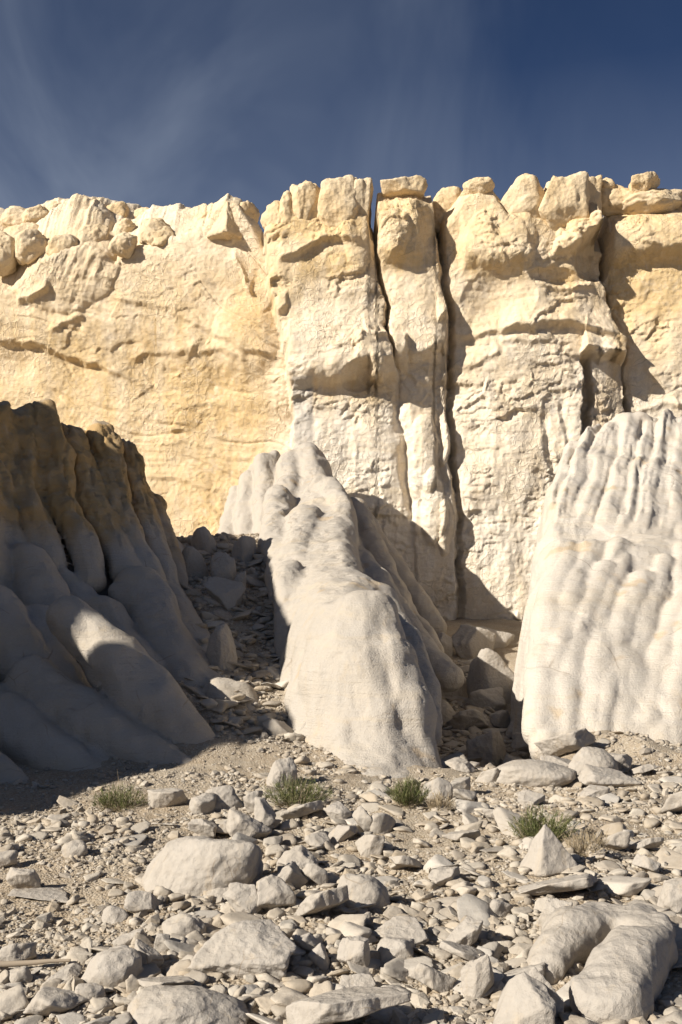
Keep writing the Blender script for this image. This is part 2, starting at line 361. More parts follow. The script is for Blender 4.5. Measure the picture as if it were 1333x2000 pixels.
# ================================================================== GROUND
def lerp_tab(y, tab):
    a = np.array(tab); return np.interp(y, a[:, 0], a[:, 1])
def ground_z(x, y):
    x = np.asarray(x, np.float64); y = np.asarray(y, np.float64); sh = x.shape
    p = np.stack([x.ravel(), y.ravel(), np.zeros(x.size)], 1)
    axis = lerp_tab(y, [(15, 0.6), (20, 0.3), (26, -0.2), (33, -0.5), (38, -1.2)])
    zl = lerp_tab(y, [(15.5, 0.0), (17.5, 0.42), (20, 1.25), (25, 2.75), (31, 4.75), (38, 5.0), (45, 5.2)])
    gx = lerp_tab(y, [(15, -0.8), (17.5, -1.1), (20, -1.45), (25, -2.2), (31, -3.2), (40, -4)])
    zl = zl+0.16*np.clip(gx-x, 0, 2.0)*sstep(16.5, 20, y)*(1-0.9*sstep(25, 31, y))
    zr = lerp_tab(y, [(15.5, 0.0), (18, 0.15), (22, 0.45), (28, 0.9), (38, 1.9), (45, 2.2)])
    zr = zr-lerp_tab(y, [(15.6, 0), (16.6, 0.25), (17.6, 0.55), (19.5, 0.7), (23, 0.5), (28, 0.25), (36, 0)])*sstep(1.0, 1.7, x)*(1-sstep(3.3+0.08*(y-17), 4.0+0.08*(y-17), x))
    w = sstep(-0.6, 0.6, x-axis)
    z = zl*(1-w)+zr*w
    n = (0.16*fbm(p, 0.28, 3, 5)+0.05*fbm(p, 1.1, 4, 9)+0.022*fbm(p, 4.5, 4, 11)).reshape(sh)
    amp = sstep(1.5, 6, y)*0.5+0.5
    z = z+0.05*np.exp(-((x-0.7)**2+(y-15.3)**2)/1.3)+(sstep(15.6, 16.8, y)*(1-sstep(18, 20, y))*(sstep(3.5, 4.3, x)+(1-sstep(-2.2, -1.4, x))))*(0.12+0.30*fbm(p, 0.9, 3, 19).reshape(sh))
    return z+n*amp
def gz(x, y): return float(ground_z(np.array([x]), np.array([y]))[0])
def ground_hit(px, py):
    """distance at which the ray through a photo pixel meets the ground"""
    ys = np.arange(3.6, 42, 0.04); xs = (px-PX0)*ys/FPX; zs = EYE+(PY0-py)*ys/FPX
    d = zs-ground_z(xs, ys); i = np.argmax(d < 0) if (d < 0).any() else len(ys)-1
    return float(ys[i])
def build_ground():
    ys = [-400, -150, -60, -25, -10, -4, 0, 1.5, 2.5, 3.2]; y = 3.6
    while y < 46: ys.append(y); y += max(0.036, 0.007*y)
    ys += [50, 60, 80, 120, 200, 400, 900]
    h = [0.0]; x = 0.0
    while x < 6.2: x += 0.042; h.append(x)
    while x < 14: x += 0.12; h.append(x)
    h += [16, 19, 24, 32, 50, 90, 180, 400]
    xs = np.array([-v for v in h[:0:-1]]+h); ys = np.array(ys)
    Y, X = np.meshgrid(ys, xs, indexing='ij'); Z = ground_z(X, Y)
    V = np.stack([X.ravel(), Y.ravel(), Z.ravel()], 1); nx = len(xs); ny = len(ys)
    i = (np.arange(ny-1)[:, None]*nx+np.arange(nx-1)[None, :]).ravel()
    Q = np.stack([i, i+1, i+nx+1, i+nx], 1)
    tag(link('ground', mesh_np('ground', V, Q, M['ground'])), kind='structure')
build_ground()

# ================================================================== CLIFF
CY = 40.3
def cu(u): return (np.asarray(u, np.float64)-PX0)*CY/FPX
def cv(v): return EYE+(PY0-np.asarray(v, np.float64))*CY/FPX
def line_x(pts, z):                                         # x of a steep line at height z
    a = np.array(pts, np.float64); zz = cv(a[:, 1]); xx = cu(a[:, 0]); o = np.argsort(zz); return np.interp(z, zz[o], xx[o])
K0 = [(495, 330), (505, 420), (517, 500), (530, 590), (550, 670), (566, 730), (568, 860), (570, 1250)]
K1 = [(722, 330), (728, 430), (738, 520), (752, 580), (764, 660), (775, 760), (790, 900), (802, 1000), (830, 1250)]
K2 = [(856, 330), (860, 450), (866, 540), (880, 590), (884, 650), (882, 800), (893, 950), (897, 1100), (900, 1300)]
K3 = [(1172, 330), (1190, 400), (1195, 480), (1180, 540), (1198, 600), (1226, 670), (1224, 730), (1240, 810), (1265, 900), (1310, 1250)]
RIM = [(-700, 560, 400, 6), (-200, 570, 400, 6), (-60, 500, 402, 5), (-20, 540, 404, 5.5), (10, 540, 406, 5.5), (50, 518, 404, 5.2), (95, 492, 402, 5), (130, 478, 400, 5), (178, 476, 400, 5), (212, 492, 402, 5.2), (224, 505, 402, 5.5), (250, 490, 420, 5.5), (300, 470, 428, 5), (380, 452, 432, 4), (402, 442, 425, 3),
       (425, 412, 402, 1.2), (445, 396, 386, 0.8), (470, 410, 400, 1.0), (500, 432, 420, 1.2), (510, 452, 440, 1.5), (518, 436, 426, 1.5), (570, 420, 410, 1), (640, 420, 410, 1), (716, 420, 410, 1),
       (724, 470, 455, 1.5), (732, 470, 455, 1.5), (738, 396, 382, 0.8), (846, 394, 382, 0.8), (851, 462, 450, 1.5), (862, 465, 450, 1.5), (872, 425, 415, 1.2), (905, 388, 380, 1.0), (935, 376, 368, 1.0), (965, 384, 376, 1),
       (990, 418, 410, 1), (1160, 418, 410, 1), (1172, 470, 455, 2), (1192, 480, 455, 2), (1206, 415, 404, 1.2), (1333, 402, 396, 1.5), (1500, 402, 396, 1.5), (2000, 402, 396, 1.5)]
def cliff_depth(X, Z):
    """distance Y of the rock face at (x, z), with overhangs, cracks and loosened plates"""
    n = X.size; sh = X.shape; x0 = X.ravel(); z0 = Z.ravel()
    p2 = np.stack([x0, np.zeros(n), z0], 1)
    wx = 0.22*fbm(p2, 0.55, 3, 21)+0.07*fbm(p2, 2.2, 3, 23); wz = 0.20*fbm(p2, 0.55, 3, 31)+0.07*fbm(p2, 2.2, 3, 33)
    x = x0+wx*0.95; z = z0+wz
    d0, d1, d2, d3 = (x-line_x(K, z) for K in (K0, K1, K2, K3))
    s0, s1, s2, s3 = (sstep(-0.12, 0.12, d) for d in (d0, d1, d2, d3))
    def dome(a, b, amp, pw=0.5):
        s = np.clip(a/(a-b+1e-6), 0, 1); return amp*(np.clip(4*s*(1-s), 0, 1))**pw
    wall = 41.7+0.17*np.clip(-2.3-x, 0, 40)
    vv = sstep(cv(800), cv(660), z); cen = 40.45-dome(d0, d1, 0.25, 0.35)-0.25*np.clip(1+d1/1.5, 0, 1)*(1-vv)*0-dome(d0, d1, 0.25, 0.35)*vv; pil = 40.45-0.05-dome(d1, d2, 0.55, 0.45)*vv-0.25*(1-vv); rig = 40.75-dome(d2, d3, 0.75, 0.3); far = 41.05-dome(d3, d3-14, 0.6, 0.6)
    Y = wall*(1-s0)+cen*s0*(1-s1)+pil*s1*(1-s2)+rig*s2*(1-s3)+far*s3
    pr = np.zeros(n)
    def ledge(pts, amp, up, ends=0.5, drop=0.20, region=None):
        a = np.array(pts, np.float64); xx = cu(a[:, 0]); zz = cv(a[:, 1])
        zl = np.interp(x, xx, zz); h = z-zl
        t = sstep(xx[0]-0.05, xx[0]+ends, x)*(1-sstep(xx[-1]-ends, xx[-1]+0.05, x))
        c = amp*t*np.exp(-np.clip(h, 0, None)/up)*sstep(-drop, drop*0.4, h)
        return c if region is None else c*region
    def W(pts): return [(PX0+(a-PX0)*42.9/CY, PY0+(b-PY0)*42.9/CY) for a, b in pts]
    def plate(u0, u1, v0, v1, amp, el, er, et, eb):
        k = CY/FPX
        return amp*sstep(cu(u0)-el*k, cu(u0)+el*k*0.2, x)*(1-sstep(cu(u1)-er*k*0.2, cu(u1)+er*k, x))*(1-sstep(cv(v0)-et*k, cv(v0)+et*k*0.2, z))*sstep(cv(v1)-eb*k, cv(v1), z)
    def bulge(u, v, ru, rv, amp, pw=0.5):
        q = ((x-cu(u))/(ru*CY/FPX))**2+((z-cv(v))/(rv*CY/FPX))**2
        return amp*np.clip(1-q, 0, 1)**pw
    def groove(pts, w, dep):
        dx = np.abs(x-line_x(pts, z)); zz = cv(np.array(pts)[:, 1]); g = sstep(zz.min()-0.1, zz.min()+0.4, z)*(1-sstep(zz.max()-0.4, zz.max()+0.1, z))
        return -dep*g*np.clip(1-dx/w, 0, 1)**0.8
    rw = 1-s0; rc = s0*(1-s1); rp = s1*(1-s2); rr = s2*(1-s3); rf = s3
    # --- left wall: concave alcove below sweeping arches
    arch = np.interp(x, cu([-300, 0, 130, 300, 420, 560]), cv([560, 565, 575, 600, 650, 735])); 
    pr += -0.6*rw*sstep(0.0, -2.2, z-arch)*(1-0.6*sstep(-4, -9, z-arch))
    pr += ledge(W([(-300, 640), (0, 655), (60, 662), (130, 690), (180, 704), (240, 730), (300, 765), (420, 850)]), 0.42, 0.9, 0.3)*np.interp(x, cu(np.array([0, 60, 180, 240, 300, 420])*1.06-40), [0.8, 1.1, 0.8, 0.35, 0.15, 0.03])*rw
    pr += ledge(W([(215, 575), (250, 590), (330, 612), (400, 650), (470, 690), (520, 706), (556, 728)]), 0.20, 0.7, 0.6)*rw
    pr += ledge(W([(455, 520), (470, 540), (488, 572), (502, 590)]), 0.32, 0.35, 0.1)*rw
    pr += ledge(W([(20, 575), (55, 580), (95, 562)]), 0.35, 0.35, 0.2)*rw+ledge(W([(370, 690), (440, 695), (490, 715)]), 0.16, 0.4, 0.3)*rw
    pr += ledge(W([(250, 705), (290, 690), (345, 690), (400, 680)]), 0.14, 0.3, 0.4)*rw+ledge(W([(90, 640), (120, 622), (160, 610)]), 0.16, 0.25, 0.2)*rw
    pr += ledge(W([(330, 800), (400, 790), (470, 800), (520, 850)]), 0.09, 0.35, 0.5)*rw+ledge(W([(300, 870), (360, 860), (420, 890), (500, 900)]), 0.09, 0.3, 0.4)*rw
    pr += ledge(W([(280, 930), (350, 935), (420, 960)]), 0.08, 0.35, 0.4)*rw
    pr += bulge(470, 640, 70, 90, 0.35, 1.0)*rw
    sp = np.clip(1-((x-cu(PX0+(120-PX0)*42.9/CY))/2.6)**2-((z-cv(PY0+(500-PY0)*42.9/CY))/2.4)**2, 0, 1)**0.6
    pr += rw*sp*(0.4+0.16*fbm(np.stack([x0*1.1-z0*0.5, 0*x0, z0*0.3], 1), 1.0, 4, 167, ridged=True))
    # --- centre buttress: big square brow with a broken underside
    pr += plate(564, 768, 575, 722, 0.5, 5, 16, 150, 40)*np.clip(rc+0.3*rp, 0, 1)
    pr += plate(575, 700, 640, 735, 0.15, 30, 40, 60, 30)*rc-bulge(700, 742, 30, 26, 0.45, 0.6)*rc+plate(655, 700, 670, 738, 0.2, 20, 5, 60, 16)+plate(705, 790, 655, 705, 0.4, 14, 5, 12, 24)+plate(722, 742, 690, 742, 0.35, 6, 5, 30, 10)
    pr += ledge([(518, 412), (560, 410), (620, 413), (720, 416)], 0.28, 0.5, 0.3)*rc
    pr += ledge([(540, 515), (575, 508), (610, 485), (640, 470), (700, 480)], 0.32, 0.55, 0.3)*rc+bulge(700, 470, 32, 60, 0.3, 0.5)*rc
    pr += ledge([(515, 612), (540, 610), (562, 600)], 0.28, 0.6, 0.1)*rc
    pr += ledge([(715, 655), (740, 665), (765, 662)], 0.3, 0.35, 0.1)*rc
    # --- pillar with its drooping head
    pr += plate(738, 812, 400, 496, 0.4, 10, 30, 60, 40)*rp+plate(800, 866, 385, 440, 0.3, 20, 8, 30, 60)*rp
    pr += bulge(765, 470, 32, 50, 0.3, 0.5)*rp-bulge(838, 430, 26, 62, 0.3, 0.7)*rp
    pr += ledge([(762, 690), (800, 697), (835, 690), (880, 670)], 0.42, 0.9, 0.15, 0.4)*rp
    pr += ledge([(850, 632), (885, 610)], 0.4, 0.5, 0.1)*rp
    pr += groove([(778, 760), (790, 860), (788, 900), (800, 1000)], 0.28, 0.3)+groove([(850, 700), (858, 820), (866, 960)], 0.3, 0.25)
    pr += bulge(828, 885, 34, 78, 0.45, 0.5)+bulge(870, 870, 13, 42, 0.4, 0.5)+bulge(845, 990, 24, 75, 0.4, 0.5)+bulge(868, 1030, 14, 60, 0.35, 0.5)
    # --- right buttress
    pr += plate(904, 1026, 420, 500, 0.55, 10, 18, 110, 40)*rr+bulge(965, 470, 60, 60, 0.2, 0.5)*rr
    pr += ledge([(1040, 412), (1080, 412), (1160, 410)], 0.3, 0.5, 0.2)*rr-bulge(1085, 425, 55, 22, 0.25, 0.6)*rr
    pr += bulge(1170, 425, 22, 30, 0.75, 0.5)*rr+bulge(1135, 448, 40, 26, 0.5, 0.5)*rr+bulge(1108, 482, 22, 22, 0.5, 0.5)*rr
    pr += ledge([(1080, 500), (1105, 503), (1130, 480), (1185, 440)], 0.5, 0.6, 0.1, 0.2)*rr-bulge(1160, 500, 42, 45, 0.9, 0.6)
    pr += -bulge(1095, 545, 55, 18, 0.28, 0.6)*rr+ledge([(1045, 560), (1110, 565), (1160, 560)], 0.16, 0.3, 0.3)*rr
    pr += -bulge(975, 585, 75, 55, 0.25, 0.7)*rr
    pr += ledge([(870, 660), (890, 655), (950, 652), (985, 648)], 0.22, 0.3, 0.2)*rr
    pr += ledge([(975, 648), (1000, 640), (1035, 642), (1060, 636), (1110, 635), (1150, 650), (1195, 655), (1225, 672)], 0.4, 0.6, 0.25, 0.22)*np.clip(rr+0.3*rf, 0, 1)
    pr += ledge([(972, 672), (1010, 668), (1075, 660)], 0.14, 0.4, 0.2)*rr+ledge([(880, 722), (920, 716), (950, 702), (975, 690)], 0.16, 0.3, 0.2)*rr
    pr += ledge([(1136, 688), (1170, 700), (1200, 690), (1228, 700)], 0.8, 0.5, 0.05, 0.15)
    box = sstep(cu(1136), cu(1142), x)*(1-sstep(-0.2, 0.0, d3))*(1-sstep(cv(690)-0.1, cv(690)+0.05, z)); pr += -0.30*box-plate(1140, 1156, 700, 852, 0.9, 4, 5, 8, 40)*rr
    pr += groove([(1060, 800), (1072, 900), (1080, 960)], 0.22, 0.14)+groove([(1095, 780), (1105, 840), (1112, 880)], 0.2, 0.12)
    # --- far right: capped by an overhanging slab
    pr += plate(1198, 2000, 400, 482+8*0, 0.8, 16, 10, 60, 34)*rf
    pr += -bulge(1178, 395, 22, 30, 1.3, 0.5)
    pr += ledge([(1255, 800), (1300, 785), (1400, 780)], 0.16, 0.3, 0.2)*rf+ledge([(1270, 715), (1310, 760), (1330, 790)], 0.1, 0.3, 0.1)*rf
    # --- vertical cracks
    kj = 0.5+0.5*sstep(-0.3, 0.4, fbm(p2, 0.8, 3, 57)); up1 = sstep(cv(760), cv(640), z)
    for d, w, dep in ((d1, 0.16*kj, 0.6*(0.1+0.9*up1)), (d2, 0.20, 0.9*kj), (d3, 0.20*kj, 0.7)):
        pr += -dep*np.clip(1-np.abs(d)/w, 0, 1)
    # --- weathering relief
    low = sstep(cv(740), cv(900), z)*(1-rw)
    fl = fbm(np.stack([x0*1.5, np.zeros(n), z0*0.32], 1), 1.0, 4, 61, ridged=True)
    pr += low*0.05*(fl-0.3)
    pr += (0.26-0.10*rw)*fbm(p2, 0.33, 3, 41, gain=0.4)+(0.06-0.03*rw)*fbm(p2, 1.3, 4, 43)
    f1, f2, idv, nv = worley(np.stack([x0*0.75+wx*2, np.zeros(n), z0*0.95+wz*2], 1), 5, True)
    gate = sstep(0.0, 0.25, fbm(p2, 0.4, 2, 71))*(1-0.5*rw)
    pr += gate*(0.16*(idv-0.5)+0.12*(nv[:, 0]*(idv-0.5)*2+nv[:, 2]*0.6))*sstep(0.0, 0.08, f2-f1)
    f1, f2, idv, nv = worley(np.stack([x0*1.9+wx*3, np.zeros(n), z0*2.6+wz*3], 1), 6, True)
    pr += (0.3+0.7*gate)*(1-0.55*rw)*(0.06*(idv-0.5)+0.045*nv[:, 2]-0.03*(1-sstep(0.0, 0.07, f2-f1)))
    f1, f2, idv, nv = worley(np.stack([x0*4.6+wx*4, np.zeros(n), z0*5.6+wz*4], 1), 8, True)
    pr += (0.2+0.8*gate)*(1-0.7*rw)*(0.03*(idv-0.5)+0.02*nv[:, 2])
    pr += 0.014*fbm(p2, 6.5, 3, 47)
    al, ac = x0*0.90-z0*0.43, x0*0.43+z0*0.90; bend = 0.5*fbm(p2, 0.18, 2, 161)
    pr += rw*(0.09*fbm(np.stack([al*0.13, 0*al, ac*1.6+bend*3], 1), 1.0, 4, 163)-0.07*sstep(0.72, 0.95, fbm(np.stack([al*0.12, 0*al, ac*0.8+bend*2], 1), 1.0, 2, 165, ridged=True)))
    reg = np.where(d0 < 0, 0, np.where(d1 < 0, 1, np.where(d2 < 0, 2, np.where(d3 < 0, 3, 4))))
    return (Y-pr).reshape(sh), reg.reshape(sh)
def build_cliff():
    xs = np.concatenate([np.arange(-30, -15.2, 0.25), np.arange(-15.2, 15.6, 0.042), np.arange(15.6, 30, 0.25)])
    nv, nw = 415, 40
    t = np.linspace(0, 1, nv)
    R = np.array(RIM, np.float64); far = np.where(R[:, 0] < 480, 42.9/CY, 1.0); R[:, 0] = PX0+(R[:, 0]-PX0)*far; R[:, 1] = PY0+(R[:, 1]-PY0)*far; rx = cu(R[:, 0]); p1 = np.stack([xs, xs*0, xs*0], 1)
    jit = 0.14*fbm(p1, 1.2, 4, 81)+0.05*fbm(p1, 5, 3, 83)
    rim = np.interp(xs, rx, cv(R[:, 1]))+jit
    B = np.interp(xs, rx, R[:, 3]); skyz = EYE+(PY0-np.interp(xs, rx, R[:, 2]))*(np.interp(xs, rx, 0*far+np.where(far > 1, 42.9, CY))+B)/FPX+jit
    Z = 0.2+t[:, None]*(rim-0.2)[None, :]; X = np.broadcast_to(xs, Z.shape).copy()
    Y, reg = cliff_depth(X, Z)
    # round the face back towards the rim
    r = 0.45; e = np.clip(rim[None, :]-Z, 0, r); Y = Y+(r-np.sqrt(np.clip(r*r-(r-e)**2, 0, None)))*0.8
    # shoulder and plateau behind the rim
    w = np.linspace(0, 1, nw)[1:]
    ZS = rim[None, :]+(skyz-rim)[None, :]*np.sin(w*math.pi/2)[:, None]; YS = Y[-1][None, :]+B[None, :]*w[:, None]
    XS = np.broadcast_to(xs, ZS.shape)
    q = np.stack([XS.ravel(), YS.ravel(), ZS.ravel()], 1)
    f1, f2, idv, nvv = worley(q*np.array([0.30, 0.26, 0.26]), 9)
    amp = (np.clip(B, 0, 5)/5*1.2)[None, :]*np.sin(w*math.pi)[:, None]
    lump = (np.sqrt(np.clip(0.75-f1*f1, 0.02, 1))-0.45).reshape(ZS.shape)*1.0+0.22*fbm(q, 0.8, 4, 91).reshape(ZS.shape)+0.08*fbm(np.stack([q[:, 0]*0.7, q[:, 1]*0.15, q[:, 2]*0.15], 1), 1.0, 3, 93, ridged=True).reshape(ZS.shape)
    ZS = ZS+amp*lump; YS = YS-amp*0.5*lump
    wb = np.array([2.0, 6, 18, 60]); YB = YS[-1][None, :]+wb[:, None]; ZB = ZS[-1][None, :]-wb[:, None]*0.06; XB = np.broadcast_to(xs, ZB.shape)
    X = np.concatenate([X, XS, XB]); Y = np.concatenate([Y, YS, YB]); Z = np.concatenate([Z, ZS, ZB])
    reg = np.concatenate([reg, np.repeat(reg[-1:], len(w)+4, 0)])
    V = np.stack([X.ravel(), Y.ravel(), Z.ravel()], 1); ny, nx = X.shape
    # colour of the stone: golden alcove and upper beds, pale lower beds, ochre bands under the caps with golden bounce light painted in
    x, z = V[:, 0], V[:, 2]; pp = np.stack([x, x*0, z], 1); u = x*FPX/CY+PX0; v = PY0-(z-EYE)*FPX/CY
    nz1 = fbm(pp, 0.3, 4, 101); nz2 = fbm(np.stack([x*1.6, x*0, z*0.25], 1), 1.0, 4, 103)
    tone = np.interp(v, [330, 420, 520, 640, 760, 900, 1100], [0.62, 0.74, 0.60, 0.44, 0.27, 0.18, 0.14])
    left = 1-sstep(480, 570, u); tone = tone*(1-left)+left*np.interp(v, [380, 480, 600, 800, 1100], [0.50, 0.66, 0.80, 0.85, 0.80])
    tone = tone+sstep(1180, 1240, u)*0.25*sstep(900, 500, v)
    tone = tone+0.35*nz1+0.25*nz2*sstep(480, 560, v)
    def band(u0, u1, v0, v1, s=18): return sstep(u0-s, u0+s, u)*(1-sstep(u1-s, u1+s, u))*sstep(v0-s, v0+s, v)*(1-sstep(v1-s, v1+s, v))
    for b in ((520, 720, 420, 470), (590, 700, 500, 545), (745, 860, 500, 530), (905, 1030, 512, 545), (1050, 1140, 412, 440), (1060, 1150, 535, 560), (1190, 1333, 500, 600), (1195, 1240, 520, 760), (570, 770, 745, 790), (880, 910, 480, 540), (300, 460, 690, 800)):
        tone = tone+0.42*band(*b)*np.clip(0.8+0.9*nz2, 0.1, 1.4)
    uw = x*FPX/42.9+PX0; vw = PY0-(z-EYE)*FPX/42.9; rust = np.exp(-((uw-306-2*nz1)/2.2)**2)*sstep(612, 622, vw)*(1-sstep(660, 700, vw))*0.9
    lower = sstep(780, 1000, v)*(1-left)
    ochre = np.clip(0.5*band(180, 420, 600, 840, 40)*np.clip(nz2*2, 0, 1)+0.25*band(1150, 1230, 730, 900), 0, 0.6); ochre = np.maximum(ochre, rust)
    grey = np.clip(0.75*band(572, 612, 740, 880, 4)+0.5*band(575, 640, 600, 700, 20)*sstep(-0.2, 0.3, nz1)+0.35*band(560, 900, 800, 1250, 60)*sstep(0, 0.5, nz1)+0.35*band(-50, 260, 430, 560, 40)*sstep(-0.1, 0.4, nz1), 0, 0.8)
    i = (np.arange(ny-1)[:, None]*nx+np.arange(nx-1)[None, :]).ravel(); Q = np.stack([i, i+1, i+nx+1, i+nx], 1)
    rq = reg.ravel()[Q[:, 0]]
    root = tag(link('cliff', None), kind='structure', label='tall golden and cream sandstone cliff across the background')
    for k, (nm, lab) in enumerate((('alcove_wall', 'smooth golden concave wall left of the buttresses'), ('buttress', 'square-browed central buttress with a broken overhang'), ('pillar', 'narrow pillar between two vertical cracks'), ('buttress', 'pale wide buttress with rippled ledges'), ('buttress', 'buttress with overhanging slab at the right edge'))):
        Qk = Q[rq == k]; used = np.unique(Qk); mp = np.zeros(len(V), np.int32); mp[used] = np.arange(len(used))
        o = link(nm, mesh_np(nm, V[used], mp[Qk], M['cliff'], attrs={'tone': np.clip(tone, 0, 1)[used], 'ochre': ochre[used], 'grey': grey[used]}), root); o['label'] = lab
build_cliff()

# ================================================================== RIDGES
def ridge_mesh(F, name, mat, seed, bigamp=0.14, flute=None, zmin=-0.6, colours=None):
    V, Q = F.surface()
    V = V.astype(np.float32)
    off = np.stack([fbm(V, 0.55, 3, seed+i*7) for i in range(3)], 1)*bigamp
    V = V+off
    N = normals_np(V, Q)
    d = 0.05*fbm(V*np.array([1.0, 0.5, 0.4], np.float32), 0.9, 2, seed+31)+0.004*fbm(V, 7, 3, seed+41)
    f1, f2, idv, nv = worley(V*np.array([1.1, 1.1, 0.8], np.float32)+off*3, seed+3)
    gate = sstep(0.05, 0.3, fbm(V, 0.5, 2, seed+51))
    d = d+gate*(0.05*(idv-0.5))*sstep(0, 0.05, f2-f1)
    if flute is not None: d = d+flute(V, N)
    V = V+N*d[:, None].astype(np.float32)
    above = V[:, 2] > ground_z(V[:, 0], V[:, 1])-0.22; keep = above[Q].any(1)
    return mesh_np(name, V, Q[keep], mat, attrs=colours(V, N) if colours else None)
def ch(pts, push=0.75): # photo pixel + distance + radius of the visible skin -> tube centre behind it
    out = []
    for px, py, Y, r in pts:
        x, y, z = at(px, py, Y); out.append((x, y+r*0.55*push, z-r*0.8*push, r))
    return out
def build_left_ridge():
    F = Field((-13.2, 9.0, -0.8), (-0.6, 31.5, 8.8), 0.068)
    g = (0.9, 0.7, 0.8, 0.45, 0.7, 0.50)
    F.ridge([p+g for p in ((-12.2, 10, 3.0), (-11.2, 11.5, 4.6), (-10.2, 13.2, 5.3), (-9.8, 15, 5.3), (-9.7, 16.2, 5.7), (-9.6, 17.5, 7.1), (-9.4, 20, 7.8), (-8.75, 23, 7.5), (-7.85, 25, 7.5))])
    g2 = (0.7, 0.6, 0.6, 0.5, 0.5, 0.62)
    F.ridge([(-7.75, 25, 7.6)+g2, (-7.2, 26, 7.0)+g2, (-6.55, 26.5, 7.35)+g2, (-5.95, 27, 6.85)+g2, (-5.35, 27.5, 5.5)+g2, (-4.95, 28.2, 4.5)+g2, (-4.6, 30.5, 4.0)+g2], 0.2)
    g3 = (0.7, 0.5, 0.9, 0.7, 0.5, 0.7)
    F.ridge([(-7.7, 24.5, 5.2)+g3, (-5.8, 21.7, 2.3)+g3, (-4.1, 18.8, 0.7)+g3, (-2.7, 17.4, -0.1)+g3], 0.25)
    g4 = (0.5, 0.5, 0.7, 0.5, 0.5, 0.5)
    F.ridge([(-5.7, 27, 6.2)+g4, (-4.55, 24.5, 3.6)+g4, (-3.35, 21, 1.75)+g4, (-2.0, 18.0, 0.5)+g4], 0.25)
    L = [[(120, 1180, 17.5, .42), (210, 1245, 17.2, .55), (305, 1350, 16.8, .58), (395, 1455, 16.4, .5), (430, 1510, 16.2, .25)],
         [(70, 1195, 19.2, .45), (110, 1300, 17.8, .5), (200, 1420, 16.8, .4)],
         [(265, 1125, 22, .55), (340, 1265, 20, .6), (420, 1395, 18.3, .48), (480, 1475, 17.2, .35)],
         [(325, 1150, 23, .5), (395, 1295, 20.5, .52), (440, 1390, 18.7, .42)],
         [(395, 1315, 19.3, .35), (445, 1345, 18.4, .52), (480, 1440, 17.7, .45), (500, 1490, 17.2, .2)],
         [(40, 1080, 21.2, .5), (75, 1140, 20.5, .55), (110, 1230, 19.6, .45)],
         [(120, 1125, 21.6, .45), (190, 1185, 20.8, .5), (290, 1300, 19.5, .45)],
         [(-20, 1170, 18.8, .6), (60, 1290, 17.7, .55), (150, 1430, 16.4, .45), (215, 1515, 15.7, .2)],
         [(50, 1300, 17.2, .5), (180, 1390, 16.4, .52), (310, 1475, 15.9, .38), (400, 1515, 15.6, .15)],
         [(-80, 1320, 16.9, .6), (50, 1410, 16.1, .55), (140, 1485, 15.6, .4), (200, 1530, 15.3, .15)],
         [(-260, 1330, 15.8, .7), (-120, 1420, 15.2, .6), (20, 1510, 14.6, .3)],
         [(-420, 1330, 14.6, .7), (-260, 1450, 13.8, .55), (-120, 1560, 13.2, .3)],
         [(-20, 900, 23, .6), (-5, 1000, 22.2, .55), (20, 1080, 21.6, .45), (50, 1180, 20.6, .4)],
         [(20, 800, 24.5, .45), (30, 900, 23.5, .55), (60, 1000, 22.5, .48), (95, 1090, 21.8, .4)],
         [(75, 785, 24.9, .4), (105, 900, 23.9, .42), (140, 1010, 22.9, .38), (180, 1110, 22, .38)],
         [(130, 840, 25.3, .35), (165, 920, 24.6, .4), (200, 1010, 23.7, .36), (240, 1100, 22.7, .4)],
         [(190, 828, 25.9, .38), (215, 930, 25, .42), (250, 1040, 23.8, .38), (300, 1150, 22.6, .4)],
         [(245, 866, 26.4, .36), (270, 960, 25.5, .38), (298, 1060, 24.4, .36), (340, 1180, 23, .4)],
         [(300, 968, 26.9, .32), (320, 1050, 26, .34), (345, 1150, 24.6, .36), (385, 1265, 22.2, .4)]]
    for c in L: F.chain(ch([(a, b, y, r*0.98) for a, b, y, r in c]), 0.03)
    def col(V, N):
        n1 = fbm(V, 0.5, 4, 205); n2 = fbm(V*np.array([1.5, 1.5, 0.3]), 1.0, 4, 207)
        up = sstep(3.7, 5.2, V[:, 2]+0.9*n1+0.5*n2)*sstep(15.5, 20, V[:, 1])
        top = sstep(0.55, 0.9, N[:, 2])
        return {'tone': np.clip(0.12+0.3*n1+0.75*up, 0, 1), 'ochre': np.clip(up*(0.95+0.4*n2)*(1-0.85*top), 0, 0.95), 'grey': np.clip(0.15*(1-up)+0.2*n2, 0, 0.35)}
    def lrill(V, N):
        c_ = V[:, 0]*0.86+V[:, 1]*0.51; l_ = -V[:, 0]*0.51+V[:, 1]*0.86; up = sstep(3.5, 5.5, V[:, 2])
        a = fbm(np.stack([c_*1.7, l_*0.2, V[:, 2]*0.25], 1), 1.0, 3, 305, ridged=True); b = fbm(np.stack([c_*4, l_*0.5, V[:, 2]*0.5], 1), 1.0, 3, 307, ridged=True)
        return (0.04+0.13*up)*(a-0.4)-(0.03+0.08*up)*sstep(0.5, 1.0, b)+0.09*up*fbm(V, 2.2, 4, 309)
    o = link('rock_ridge', ridge_mesh(F, 'rock_ridge', M['ridge'], 300, 0.16, lrill, colours=col))
    tag(o, 'shaded grey ridge of rounded lobes with an ochre crest at the left', 'ridge')
